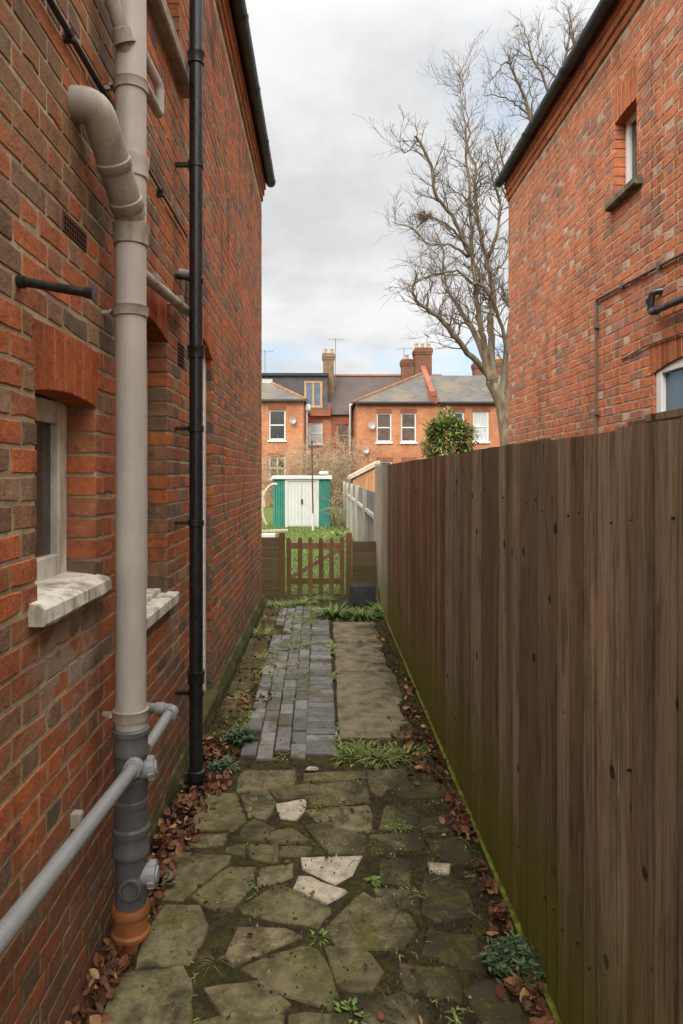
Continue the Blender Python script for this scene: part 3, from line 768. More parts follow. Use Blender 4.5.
# black service pipe high on the wall
mb = MB(); mb.tube([(-.785,.5,3.03),(-.785,2.75,3.045)], .0105, 10); mb.tube([(-.785,2.75,3.045),(-.79,3.95,3.055)], .006, 8)
for y in (1.2, 2.12, 2.72, 3.3): mb.pbox(PL, y-.01, y+.01, 3.024, 3.060, -.01, .031, ch=.004)
o = mb.build('service_pipe', M['wire'], auto=40); tag(o, 'thin black service pipe running level high up the left wall', 'service pipe')
# buff waste pipe with elbow
mb = MB()
pth = bend([(-.70,2.52,2.47),(-.752,2.80,2.51),(-.752,3.82,2.585),(-.752,3.82,2.80),(-.84,3.80,2.81)], 6, .10)
mb.tube(pth, .0245, 16)
for y in (2.98, 3.5): mb.pbox(PL, y-.012, y+.012, 2.50+(y-2.8)*.075, 2.545+(y-2.8)*.075, -.02, .085, ch=.004)
mb.lathe((-.752,3.82,2.66), [(.0245,0),(.03,.002),(.03,.03),(.0245,.032)], 16)
o = mb.build('waste_pipe', M['pipe2'], auto=40); tag(o, 'weathered buff waste pipe sloping between the soil stack and the black downpipe', 'waste pipe')
mb = MB(); pth = bend([(-.70,2.50,3.19),(-.712,2.95,3.235),(-.712,2.96,3.36),(-.84,2.62,3.58)], 6, .22); mb.tube(pth, .021, 14)
o = mb.build('waste_pipe', M['pipe2'], auto=40); tag(o, 'small hooked waste pipe behind the upper part of the soil stack', 'waste pipe')
# black downpipe
dp = thing('downpipe', 'black rainwater downpipe on the left wall between window and door', 'drain pipe', (-.693,3.70,0))
mb = MB(); mb.tube([(-.693,3.70,-.02),(-.693,3.70,5.25)], .0365, 22); mb.tube(bend([(-.693,3.70,5.2),(-.693,3.70,5.33),(-.69,3.70,5.42)],4,.4), .037, 18)
for z in (.55, 2.31, 3.9): mb.lathe((-.693,3.70,z), [(.0365,0),(.045,.003),(.045,.05),(.048,.055),(.048,.068),(.0365,.07)], 22)
mb.build('pipe', M['black'], dp, auto=40)
mb = MB(); mb.tube(bend([(-.693,3.70,.06),(-.693,3.70,-.03),(-.672,3.66,-.10)],5,.4), .041, 20); mb.lathe((-.693,3.70,.03), [(.04,0),(.049,.003),(.049,.05),(.04,.055)], 22); mb.build('shoe', M['black'], dp, auto=40)
for z in (.50, 1.42, 1.93, 3.36):
    mb = MB(); mb.lathe((-.693,3.70,z), [(.0365,-.018),(.0425,-.016),(.0425,.016),(.0365,.018)], 22); mb.bar((-.73,3.70,z),(-.82,3.70,z),.03,.018); mb.build('bracket', M['black'], dp, auto=40)

# pipes on the right wall
mb = MB(); mb.tube(bend([(2.42,4.80,2.985),(2.325,4.84,2.975),(2.325,4.87,2.835),(2.325,2.6,2.76)], 5, .3), .0245, 16)
for p, ax in (((2.325,4.87,2.90),(0,0,1)),((2.325,4.80,2.833),(0,-1,0))): mb.lathe(p, [(.0245,0),(.031,.002),(.031,.035),(.0245,.037)], 16, ax)
o = mb.build('waste_pipe', M['black'], auto=40); tag(o, 'black waste pipe with an elbow on the right brick wall above the white window', 'waste pipe')
mb = MB(); mb.tube(bend([(2.363,5.93,.9),(2.363,5.93,3.20),(2.363,2.6,3.06)], 4, .02), .011, 8)
for z in (1.5,2.2,2.95): mb.pbox(PR, 5.90, 5.96, z, z+.03, -.01, .032)
for y in (5.4,4.8,4.2): mb.pbox(PR, y, y+.03, 3.06+(y-2.6)*.042-.02, 3.06+(y-2.6)*.042+.025, -.01, .032)
o = mb.build('conduit', M['conduit'], auto=40); tag(o, 'thin dark conduit turning at a right angle on the right brick wall', 'conduit')
mb = MB(); mb.tube([(2.372,5.45,2.60),(2.368,5.0,2.63),(2.366,4.4,2.615),(2.372,2.8,2.62)], .006, 6)
o = mb.build('cable', M['conduit']); tag(o, 'thin drooping cable across the arch of the white window on the right', 'cable')

# ================================================================== TALL FENCE
XF = .722
fence = thing('timber_fence', 'tall weathered brown feather-edge timber fence along the right of the alley', 'fence', (XF,5,0))
edges = [.35, 2.18, 4.0, 5.84, 7.67, 9.48]
mats = [M['fence1'], M['fence1'], M['fence2'], M['fence2'], M['fence3']]
rg = random.Random(31)
def board(mb, y0, y1, z0, z1, x, rnd, rg):
    n = 6; vs = []; fs = []
    t0, t1 = .007, .014
    bow = rg.uniform(-.004,.004); ang = rg.uniform(-.003,.003)
    for i in range(n+1):
        z = z0+(z1-z0)*i/n; b = bow*math.sin(math.pi*i/n); a = ang*(i/n-.5)
        vs += [(x+b-t0+.0*i, y0+a, z), (x+b-t1, y1+a, z), (x+b+.004, y1+a, z), (x+b+.004, y0+a, z)]
    for i in range(n):
        for k in range(4): fs.append((i*4+k, i*4+(k+1)%4, i*4+4+(k+1)%4, i*4+4+k))
    fs += [(0,1,2,3), tuple(n*4+k for k in range(4))]
    mb.add(vs, fs, 0, rnd)
for i in range(5):
    a, b = edges[i], edges[i+1]; mb = MB()
    n = round((b-a)/.102); w = (b-a)/n
    for k in range(n):
        y0 = a+k*w
        top = 1.797 + rg.uniform(-.0025,.0025)
        if i == 0 and y0 > 1.62: top -= .008
        board(mb, y0-.003, y0+w+.010, .03, top, XF+.008+rg.uniform(-.002,.002), rg.random(), rg)
        for zn in (.335, .985, 1.585):
            yy = y0+w*rg.uniform(.25,.75); zz = zn+rg.uniform(-.03,.03); r_ = rg.uniform(.0012,.0028)
            if rg.random() < .6: mb.box(XF-.0075, XF+.004, yy-r_, yy+r_, zz-r_, zz+r_, 1)
    p = mb.build('fence_panel', [mats[i], M['rustdark']], fence)
    if i in (2,3): p['label'] = 'reddish brown boards'
    if i == 4: p['label'] = 'pale grey weathered boards'
    for z in (.3, .95, 1.55):
        rb = MB(); rb.box(XF+.014, XF+.052, a+.004, b-.004, z, z+.075, 0, rg.random()); rb.build('rail', M['fence1'], p)
for y in edges:
    mb = MB(); mb.box(XF+.056, XF+.15, y-.05, y+.05, -.2, 1.76, 0, rg.random()); mb.build('post', M['fence1'], fence)
mb = MB(); mb.box(XF-.022, XF+.012, .35, 9.48, -.05, .028); mb.build('gravel_board', M['mossboard'], fence)
mb = MB(); mb.box(XF+.016, XF+.07, .35, 1.57, 1.803, 1.818, 0, .3); mb.box(XF+.016, XF+.06, 1.574, 1.66, 1.797, 1.809, 0, .8)
mb.build('capping', M['fence1'], fence)
mb = MB(); mb.box(XF-.012,XF+.06,9.50,9.57,-.1,1.83,0,.4); mb.build('post', M['fence3'], fence)

# ================================================================== GROUND AND PATHS
mb = MB(); S = 150
mb.add([(-S,-S,-.14),(S,-S,-.14),(S,S,-.14),(-S,S,-.14)], [(0,1,2,3)]); kind(mb.build('ground', M['soilbare']), 'structure')
def bumpy(name, x0f, x1f, y0, y1, z, amp, mat, nx, ny, seed=0):
    mb = MB(); vs = []; fs = []
    for j in range(ny+1):
        y = y0+(y1-y0)*j/ny; a, b = x0f(y), x1f(y)
        for i in range(nx+1):
            x = a+(b-a)*i/nx
            vs.append((x, y, z + amp*mnoise.fractal(Vector((x*5+seed, y*5, seed)), 1.0, 2.0, 4)))
    for j in range(ny):
        for i in range(nx): q = j*(nx+1)+i; fs.append((q, q+1, q+nx+2, q+nx+1))
    mb.add(vs, fs); return kind(mb.build(name, mat, smooth=True), 'structure')
pts_edge = [(0,-.74),(2.125,-.68),(2.67,-.64),(3.23,-.587),(3.92,-.51),(4.6,-.53)]
def pedge(y):
    for (a, xa), (b, xb) in zip(pts_edge, pts_edge[1:]):
        if y <= b: return xa+(xb-xa)*(y-a)/(b-a)
    return pts_edge[-1][1]
bumpy('path_bed', lambda y: pedge(y)-.005, lambda y: XF+.05, .3, 4.10, -.008, .007, M['soil'], 60, 150, 3)
bumpy('path_bed', lambda y: -.76, lambda y: XF+.05, 4.10, 9.6, -.006, .010, M['soil'], 40, 140, 5)
bumpy('gully', lambda y: XL-.05, lambda y: pedge(y)+.02, .3, 4.12, -.075, .02, M['soilbare'], 12, 90, 9)

CR = []      # traced crazy paving stones, (cropx, cropy) at 2.44 px per px from (80,740)
def S_(r, *p): CR.append((r, [gp(80+x/2.44, 740+y/2.44) for x, y in p]))
S_(.5,(400,76),(525,75),(520,110),(455,120),(388,128),(385,112))
S_(.4,(300,130),(380,131),(400,195),(370,215),(272,215))
S_(.75,(396,135),(453,124),(477,155),(455,188),(415,184))
S_(.2,(466,119),(555,107),(555,140),(482,141))
S_(.97,(485,158),(545,145),(550,153),(530,188),(492,185))
S_(.3,(566,110),(694,100),(702,150),(566,157))
S_(.7,(557,171),(704,160),(708,222),(640,215),(577,195))
S_(.35,(550,82),(690,75),(693,93),(552,100))
S_(.15,(552,211),(570,205),(690,230),(690,275),(607,270))
S_(.1,(402,206),(430,194),(468,215),(440,238),(392,234))
S_(.3,(452,230),(518,216),(558,245),(472,250))
S_(.55,(262,236),(350,229),(350,255),(272,258))
S_(.3,(222,276),(362,283),(353,300),(250,383),(197,383))
S_(.45,(278,379),(361,312),(423,311),(414,350),(374,414),(340,411))
S_(.1,(362,262),(404,258),(404,282),(364,275))
S_(.25,(417,258),(479,256),(479,294),(420,285))
S_(.2,(492,259),(558,263),(540,279),(492,281))
S_(.79,(447,311),(515,304),(510,330),(442,354),(437,349))
S_(.98,(540,288),(680,286),(660,325),(620,347),(550,311))
S_(.95,(535,335),(560,339),(645,369),(600,395),(531,361))
S_(.5,(393,409),(485,352),(603,408),(606,416),(570,449),(402,420))
S_(.55,(207,406),(289,406),(308,450),(270,538),(138,549),(153,500))
S_(.84,(378,480),(391,462),(500,463),(538,476),(382,538),(367,519))
S_(.45,(393,555),(559,499),(598,540),(623,620),(609,653),(480,604))
S_(.3,(598,503),(690,508),(730,560),(705,603),(642,603),(621,560))
S_(.5,(602,464),(690,378),(800,432),(822,460),(780,503),(642,504))
S_(.6,(104,572),(250,557),(268,590),(262,760),(30,760))
S_(.55,(312,602),(440,592),(508,640),(480,663),(352,674))
S_(.4,(520,672),(640,672),(680,760),(500,790))
S_(.6,(718,362),(820,367),(825,420),(732,396))
S_(.3,(736,292),(801,292),(806,350),(740,345))
S_(.3,(710,231),(826,230),(836,262),(716,279))
S_(.35,(703,77),(796,72),(800,86),(740,131),(713,129))
S_(.81,(838,192),(914,182),(924,212),(844,222))
S_(.6,(702,646),(786,614),(845,641),(838,720),(690,720))
S_(.81,(942,611),(1004,588),(1116,641),(1130,720),(1010,720))
S_(.95,(856,300),(901,305),(898,322),(858,317))
S_(.3,(785,548),(914,562),(926,638),(800,605))
S_(.2,(843,330),(930,345),(960,420),(870,440),(838,415))
S_(.2,(850,245),(930,240),(960,300),(890,298))
S_(.3,(855,470),(960,480),(985,560),(930,550),(842,520))
S_(.35,(810,85),(870,88),(895,135),(800,140),(765,125))
S_(.4,(750,160),(815,165),(822,210),(735,215))
S_(.4,(280,690),(345,682),(490,680),(480,800),(290,800))
for k in range(22):       # nearer than the frame
    pass
for (x0,x1,y0,y1,r) in [(-.66,-.2,1.35,1.85,.4),(-.17,.25,1.3,1.8,.5),(.28,.66,1.4,1.9,.3),(-.68,-.3,.8,1.32,.5),(-.26,.2,.75,1.27,.2),(.23,.66,.8,1.36,.5),(-.70,-.1,.3,.76,.4),(-.06,.65,.3,.72,.3)]:
    CR.append((r, [Vector((x0,y0,0)),Vector(((x0+x1)/2,y0+.03,0)),Vector((x1,y0-.02,0)),Vector((x1-.03,y1,0)),Vector((x0+.02,y1-.03,0))]))
mb = MB(); rg = random.Random(77)
for (r, poly) in CR:
    # orient, subdivide the outline and roughen it
    cen = sum(poly, Vector())/len(poly)
    out = []
    m = len(poly)
    for i in range(m):
        a, b = poly[i], poly[(i+1) % m]; L = (b-a).length; k = max(1, int(L/.045))
        for j in range(k):
            p = a.lerp(b, j/k); am = .004 if j else .008
            p = p + Vector((rg.uniform(-am,am), rg.uniform(-am,am), 0))
            p = p + (p-cen).normalized()*.014
            out.append(p)
    n = len(out); h = rg.uniform(-.001,.004); tx, ty = rg.uniform(-.007,.007), rg.uniform(-.007,.007)
    zf = lambda p: h + tx*(p.x-cen.x) + ty*(p.y-cen.y)
    vs = []
    for p in out: vs.append((p.x, p.y, -.04))
    for p in out: vs.append((p.x, p.y, zf(p)-.005-rg.uniform(0,.003)))
    for p in out:
        q = p + (cen-p).normalized()*rg.uniform(.004,.009); vs.append((q.x, q.y, zf(q)))
    for p in out:
        q = p.lerp(cen, .45); vs.append((q.x, q.y, zf(q)+rg.uniform(-.0012,.0012)))
    vs.append((cen.x, cen.y, zf(cen)))
    fs = []
    for lv in range(3):
        for i in range(n): fs.append((lv*n+i, lv*n+(i+1)%n, (lv+1)*n+(i+1)%n, (lv+1)*n+i))
    for i in range(n): fs.append((3*n+i, 3*n+(i+1)%n, 4*n))
    mb.add(vs, fs, 0, r)
kind(mb.build('crazy_paving_path', M['paving'], auto=50), 'structure')

mb = MB(); rg = random.Random(5)
def blk(x0, x1, y0, y1, sk):
    g_ = .004; h = .012+rg.uniform(-.004,.005); c = .005; tx = rg.uniform(-.02,.02)
    if mnoise.noise(Vector((x0*2.1, y0*.9, 4))) > .42: return
    f = lambda x, y, z: (x + sk*(y-6.2), y, z + tx*(x-x0))
    q = [(x0+g_,y0+g_),(x1-g_,y0+g_),(x1-g_,y1-g_),(x0+g_,y1-g_)]
    q = [(x+rg.uniform(-.003,.003), y+rg.uniform(-.004,.004)) for x, y in q]
    cx_, cy_ = (x0+x1)/2, (y0+y1)/2
    vs = [f(x,y,-.04) for x,y in q] + [f(x,y,h-c) for x,y in q] + [f(x+(c if x<cx_ else -c), y+(c if y<cy_ else -c), h) for x,y in q]
    fs = [(8,9,10,11)]
    for i in range(4):
        j = (i+1) % 4; fs += [(i,j,j+4,i+4),(i+4,j+4,j+8,i+8)]
    mb.add(vs, fs, 0, rg.random())
for ci, (x0, x1) in enumerate([(-.53,-.43),(-.43,-.33),(-.33,-.23),(-.23,-.13)]):
    y = 4.05 + [.02,-.02,.10,-.01][ci]
    while y < 8.55:
        if not (ci == 0 and y < 4.4 and rg.random() < .3): blk(x0, x1, y, y+.2, -.012)
        y += .205 + rg.uniform(-.004,.006)
y = 4.09
while y < 8.5: blk(-.13, .07, y, y+.1, -.006); y += .104
kind(mb.build('block_paved_path', M['block']), 'structure')
def slab(name, xs, ys, z, mat, seed):
    mb = MB(); rg = random.Random(seed)
    for (x0,x1) in xs:
        for (y0,y1) in ys:
            n = 8; zz = z+rg.uniform(-.006,.006)
            ring = []
            for i in range(n): ring.append((x0+(x1-x0)*i/n, y0))
            for i in range(n): ring.append((x1, y0+(y1-y0)*i/n))
            for i in range(n): ring.append((x1-(x1-x0)*i/n, y1))
            for i in range(n): ring.append((x0, y1-(y1-y0)*i/n))
            ring = [(a+rg.uniform(-.008,.008)+(rg.uniform(-.05,.015) if a > .3 else 0), b+rg.uniform(-.008,.008)) for a, b in ring]
            m = len(ring); cx_, cy_ = (x0+x1)/2, (y0+y1)/2
            vs = [(a,b,-.04) for a,b in ring]+[(a,b,zz-.007) for a,b in ring]+[(a+(cx_-a)*.03,b+(cy_-b)*.03,zz) for a,b in ring]+[(cx_,cy_,zz+.002)]
            fs = []
            for lv in range(2):
                for i in range(m): fs.append((lv*m+i, lv*m+(i+1)%m, (lv+1)*m+(i+1)%m, (lv+1)*m+i))
            for i in range(m): fs.append((2*m+i, 2*m+(i+1)%m, 3*m))
            mb.add(vs, fs, 0, rg.random())
    return kind(mb.build(name, mat, auto=40), 'structure')
slab('concrete_slab_path', [(.095,.585)], [(4.34,5.80),(5.83,6.82),(6.85,7.75)], .012, M['conc'], 2)
slab('concrete_strip_path', [(-.745,-.55)], [(4.75,5.9),(5.92,7.2),(7.22,8.7)], .008, M['concmoss'], 3)

# moss lumps in the joints
mb = MB(); rg = random.Random(12)
M['moss'] = mat_soil('moss_cushion', 1.0)
def lump(x, y, r, h):
    n = 7; vs = []; fs = []
    for k in range(n):
        t = 2*math.pi*k/n; q = r*rg.uniform(.7,1.2); vs.append((x+q*math.cos(t), y+q*math.sin(t), -.012))
    for k in range(n):
        t = 2*math.pi*k/n; q = r*.6*rg.uniform(.7,1.2); vs.append((x+q*math.cos(t), y+q*math.sin(t), -.012+h*.8))
    vs.append((x,y,-.01+h))
    for k in range(n): fs += [(k,(k+1)%n,n+(k+1)%n,n+k),(n+k,n+(k+1)%n,2*n)]
    mb.add(vs, fs, 0, rg.random())
for (r, poly) in CR:
    m = len(poly)
    for i in range(m):
        a, b = poly[i], poly[(i+1)%m]; L = (b-a).length
        for _ in range(int(L/.035)):
            p = a.lerp(b, rg.random()); 
            if p.y < 1.9 or mnoise.noise(Vector((p.x*4,p.y*4,1))) < -.12: continue
            lump(p.x+rg.uniform(-.012,.012), p.y+rg.uniform(-.012,.012), rg.uniform(.006,.017), rg.uniform(.008,.018))
for _ in range(1500):
    y = rg.uniform(4.2,8.7); x = rg.choice([-.745,-.55,-.54,.085,.58,.60,.62])+rg.gauss(0,.022)
    if mnoise.noise(Vector((x*3,y*2.2,5))) < -.05: continue
    lump(x, y, rg.uniform(.008,.024), rg.uniform(.016,.034))
for y in [4.0+.03*i for i in range(150)]:
    for x in (XF-.05, -.74+.03):
        if y < 4.2 and x < 0: continue
        lump(x+rg.gauss(0,.03), y, rg.uniform(.008,.02), rg.uniform(.01,.022))
kind(mb.build('moss', M['moss'], smooth=True), 'stuff')

# ------------------------------------------------------------------ leaves, weeds, grass
def dead_leaf(mb, p, s, rg, mat=0):
    yaw = rg.uniform(0, 2*math.pi); rot = Matrix.Rotation(yaw, 3, 'Z') @ Matrix.Rotation(rg.uniform(-.9,.9), 3, 'X') @ Matrix.Rotation(rg.uniform(-.9,.9), 3, 'Y')
    curl = rg.uniform(.1,.7); fold = rg.uniform(.1,.6)
    rows = [(-.5,.06),(-.25,.30),(.05,.36),(.3,.22),(.5,.02)]
    vs = []
    for (t, w) in rows:
        zc = curl*t*t*1.6
        for sx in (-1, 0, 1):
            vs.append(tuple(Vector(p) + rot @ Vector((sx*w*s, t*s, (zc + abs(sx)*w*fold)*s))))
    fs = []
    for i in range(4):
        for k in range(2): fs.append((i*3+k, i*3+k+1, i*3+k+4, i*3+k+3))
    mb.add(vs, fs, mat, rg.random())
mb = MB(); rg = random.Random(99)
for _ in range(2200):
    y = rg.uniform(1.6, 4.1); x0 = XL+.02; x1 = pedge(y)+.01
    x = x0 + (x1-x0)*rg.random()
    dead_leaf(mb, (x, y, -.055 + rg.random()**1.6*.07), rg.uniform(.014,.056), rg)
for (px, py, sp, n) in [(470,825,.10,90),(478,812,.06,40),(515,985,.07,60),(497,880,.08,25),(545,1010,.06,60),(500,945,.05,30),(515,920,.05,25),(440,755,.16,60),(425,775,.12,30),(430,690,.1,25),(412,715,.08,25),(215,755,.08,60),(205,745,.06,40),(220,785,.05,25),(400,740,.2,25),(262,700,.08,12),(250,680,.12,14),(245,705,.1,20)]:
    c = gp(px, py)
    for _ in range(n):
        x = c.x+rg.gauss(0,sp*.5); y = c.y+rg.gauss(0,sp*.9)
        if x > XF-.03: x = XF-.03-rg.random()*.05
        dead_leaf(mb, (x, y, .012+rg.random()*.02), rg.uniform(.025,.055), rg)
for _ in range(90):
    y = 2+rg.random()**1.4*5; x = rg.uniform(-.55,.66); dead_leaf(mb, (x, y, .012), rg.uniform(.012,.032), rg)
for _ in range(40):
    y = rg.uniform(2,7.5); dead_leaf(mb, (XF-.03-abs(rg.gauss(0,.05)), y, .012), rg.uniform(.015,.045), rg)
for _ in range(200):
    y = rg.uniform(4.2, 8.6); dead_leaf(mb, (-.62+rg.gauss(0,.07), y, .014), rg.uniform(.012,.04), rg)
for _ in range(110):
    y = rg.uniform(4.3, 8.0); dead_leaf(mb, (.585+rg.gauss(0,.05), y, .016), rg.uniform(.012,.04), rg)
kind(mb.build('fallen_leaves', M['dead']), 'stuff')
mb = MB()   # bits of grit and twig litter
for _ in range(1800):
    y = 1.95+rg.random()**1.5*4.5; x = rg.uniform(-.6,.7)
    if rg.random() < .55: x = .2+rg.random()**.7*.5
    s = rg.uniform(.001,.0035)
    mb.box(x-s, x+s, y-s*rg.uniform(.6,1.5), y+s, -.006, .003+s*.8, 0, rg.random())
for _ in range(260):
    y = 1.95+rg.random()**1.5*3.5; x = .1+rg.random()*.58; a = rg.uniform(0,6.28); l = rg.uniform(.02,.09)
    mb.tube([(x,y,.01),(x+l*.5*math.cos(a),y+l*.5*math.sin(a),.016),(x+l*math.cos(a+.3),y+l*math.sin(a+.3),.01)], .0012, 4, 0, rg.random())
kind(mb.build('litter', mat_leaf('litter_bits', [(0,(.03,.02,.012)),(.6,(.09,.06,.035)),(.9,(.18,.13,.08)),(1,(.4,.36,.28))])), 'stuff')

def blade(mb, base, d, L, w, droop, rg, seg=3, mat=0, fold=0.0):
    d = Vector(d).normalized(); side = d.cross(Vector((0,0,1)))
    side = side.normalized() if side.length > 1e-4 else Vector((1,0,0))
    p = Vector(base); vs = []; fs = []
    for i in range(seg+1):
        t = i/seg; ww = w*(1-.15*t if t < .5 else (1-t)*1.8+.03) if fold == 0 else w*max(.06, math.sin(math.pi*min(.97, .12+t*.88)))
        vs += [tuple(p-side*ww/2), tuple(p+side*ww/2)]
        d = (d + Vector((0,0,-droop/seg))).normalized(); p = p + d*(L/seg)
    for i in range(seg): fs.append((i*2, i*2+1, i*2+3, i*2+2))
    mb.add(vs, fs, mat, rg.random())
def tuft(p, n, L, w, spread, mat, name, label, cat='weed', group=None, droop=.9, rad=.04, seed=0, leafy=0):
    mb = MB(); rg = random.Random(seed)
    for _ in range(n):
        a = rg.uniform(0, 6.283); rr = rad*math.sqrt(rg.random())
        b = Vector((p[0]+rr*math.cos(a), p[1]+rr*math.sin(a), p[2]))
        a2 = a + rg.uniform(-.8,.8); up = rg.uniform(.35,1.4)/spread
        blade(mb, b, (math.cos(a2), math.sin(a2), up), L*rg.uniform(.5,1.15), w*rg.uniform(.6,1.3), droop*rg.uniform(.5,1.3), rg, 4, 0, leafy)
    o = mb.build(name, mat); o.location = (0,0,0)
    # put the origin at the plant's base
    me = o.data
    for v in me.vertices: v.co -= Vector(p)
    o.location = p
    return tag(o, label, cat, group)
def bushy(p, n, size, hgt, leaf, mat, name, label, cat='weed', seed=0, group=None):
    """many short stems each ringed with small leaves"""
    mb = MB(); rg = random.Random(seed)
    for _ in range(n):
        a = rg.uniform(0,6.283); rr = size*math.sqrt(rg.random())
        tip = Vector((rr*math.cos(a), rr*math.sin(a), hgt*(1-.6*(rr/size)**2)*rg.uniform(.5,1.1)))
        st = tip*.25; st.z = 0
        mb.tube([st, st.lerp(tip,.5)+Vector((0,0,hgt*.1)), tip], .0016, 4, 0, .1)
        for k in range(9):
            q = st.lerp(tip, .35+.65*k/8); t = rg.uniform(0,6.28)
            blade(mb, q, (math.cos(t), math.sin(t), rg.uniform(.0,.9)), leaf*rg.uniform(.7,1.2), leaf*.42, .5, rg, 3, 0, 1)
    o = mb.build(name, mat); o.location = p
    return tag(o, label, cat, group)
c = gp(241,742); bushy(c, 55, .10, .10, .035, M['blueleaf'], 'weed', 'small leafy weed between the left gully and the block path', seed=1)
c = gp(222,768); bushy(c+Vector((0,0,-.03)), 50, .09, .09, .036, M['blueleaf'], 'weed', 'small leafy weed among red leaves beside the foot of the black downpipe', seed=2)
c = gp(519,972); bushy(c, 95, .125, .09, .026, M['blueleaf'], 'weed', 'blue green leafy spurge at the foot of the fence, nearest the camera', seed=3)
c = gp(372,880); tuft(c, 16, .05, .015, 2.2, M['nettle'], 'weed', 'small green dandelion rosette in a paving joint beside the pale stones', seed=4, rad=.012, leafy=1)
c = gp(398,826); tuft(c, 34, .05, .006, 2.2, M['nettle'], 'weed', 'flat green weed sprawling on the dark paving near the fence', seed=5, rad=.05)
c = gp(318,938); tuft(c, 22, .035, .006, 2.0, M['nettle'], 'weed', 'tiny green tuft in the joint beside the yellowish paving stone', seed=6, rad=.03)
c = gp(352,1012); tuft(c, 34, .03, .010, 2.0, M['nettle'], 'weed', 'small green weed at the bottom edge of the path', seed=16, rad=.05, leafy=1)
c = gp(215,962); tuft(c, 16, .09, .002, 2.0, mat_leaf('leaf_straw', [(0,(.14,.10,.05)),(1,(.3,.22,.12))]), 'dry_grass', 'thin dry grass wisps in the mossy joint at the front of the path', 'grass tuft', seed=7, rad=.03)
for i, (px, py, n, L, lab) in enumerate([(352,756,46,.085,'leftmost low grass tuft'),(378,758,60,.10,'thick low grass tuft in the middle'),(404,754,50,.09,'low grass tuft nearest the fence'),(365,748,30,.07,'small low grass tuft at the slab edge')]):
    tuft(gp(px,py), n*2, L*1.15, .008, 1.4, M['grass'], 'grass_tuft', lab + ' between crazy paving and concrete slab', 'grass tuft', 'low grass tufts across the path', seed=20+i, rad=.10)
for i, (px, py, n, L, w, m, lab) in enumerate([(333,617,170,.26,.022,M['nettle'],'broad leaved green clump in the path before the gate'),(362,618,150,.22,.02,M['nettle'],'green strap leaved clump in front of the dark plastic tub'),(383,614,170,.26,.02,M['nettle'],'arching green clump between the dark tub and the fence'),(372,581,90,.22,.03,M['nettle'],'tall green clump growing behind the dark plastic tub')]):
    tuft(gp(px,py), n, L, w, .75, m, 'plant', lab, 'plant', seed=40+i, rad=.13, droop=1.3)
for i, (px, py, lab) in enumerate([(278,606,'low weeds at the far end of the block path by the brick corner'),(303,604,'low pale green weeds in front of the picket gate'),(318,600,'low weeds below the hinge side of the picket gate'),(258,636,'low weeds between the brick wall and the block path')]):
    tuft(gp(px,py), 170, .13, .011, 1.2, M['grass'], 'weed', lab, seed=60+i, rad=.19)
tuft(gp(296,648), 120, .10, .012, 1.3, M['grass'], 'weed', 'weed tuft growing through the middle of the block path', seed=71, rad=.09)
mb = MB(); rg = random.Random(15)        # seedlings in the joints of the block path
for _ in range(1500):
    y = 4.1+rg.random()**.75*4.5
    x = rg.choice([-.53,-.43,-.33,-.23,-.13,.08,.08]) - .012*(y-6.2)+rg.gauss(0,.012)
    if mnoise.noise(Vector((x*3,y*1.7,2))) < .0: continue
    for k in range(rg.randint(3,8)):
        a = rg.uniform(0,6.28); blade(mb, (x,y,0), (math.cos(a),math.sin(a),rg.uniform(.4,1.6)), rg.uniform(.018,.06)*(1.5 if y > 5.6 else 1), rg.uniform(.004,.012)*(1.5 if y > 5.6 else 1), .9, rg, 2)
for _ in range(500):
    y = 2+rg.random()**1.2*2.4; x = rg.uniform(-.5,.66)
    if mnoise.noise(Vector((x*5,y*5,8))) < .22: continue
    for k in range(4):
        a = rg.uniform(0,6.28); blade(mb, (x+rg.gauss(0,.01),y+rg.gauss(0,.01),0), (math.cos(a),math.sin(a),rg.uniform(.4,1.2)), rg.uniform(.012,.035), rg.uniform(.003,.008), .9, rg, 2)
for _ in range(160):
    y = 4.3+rg.random()*4.4; x = -.60+rg.gauss(0,.05)
    for k in range(6):
        a = rg.uniform(0,6.28); blade(mb, (x,y,0), (math.cos(a),math.sin(a),rg.uniform(.6,1.6)), rg.uniform(.02,.06), rg.uniform(.003,.007), .9, rg, 2)
kind(mb.build('joint_weeds', M['grass']), 'stuff')
# litter pieces seen in the photograph
mb = MB(); c = gp(312,770); mb.lathe(c, [(.012,0),(.03,.004),(.026,.014),(.008,.019)], 7); mb.v = [(c.x+(v[0]-c.x)*1.2+random.uniform(-.005,.005), c.y+(v[1]-c.y)*.7, v[2]) for v in mb.v]; o = mb.build('pebble', M['sillw']); tag(o, 'white chip of stone lying at the end of the block path', 'stone')

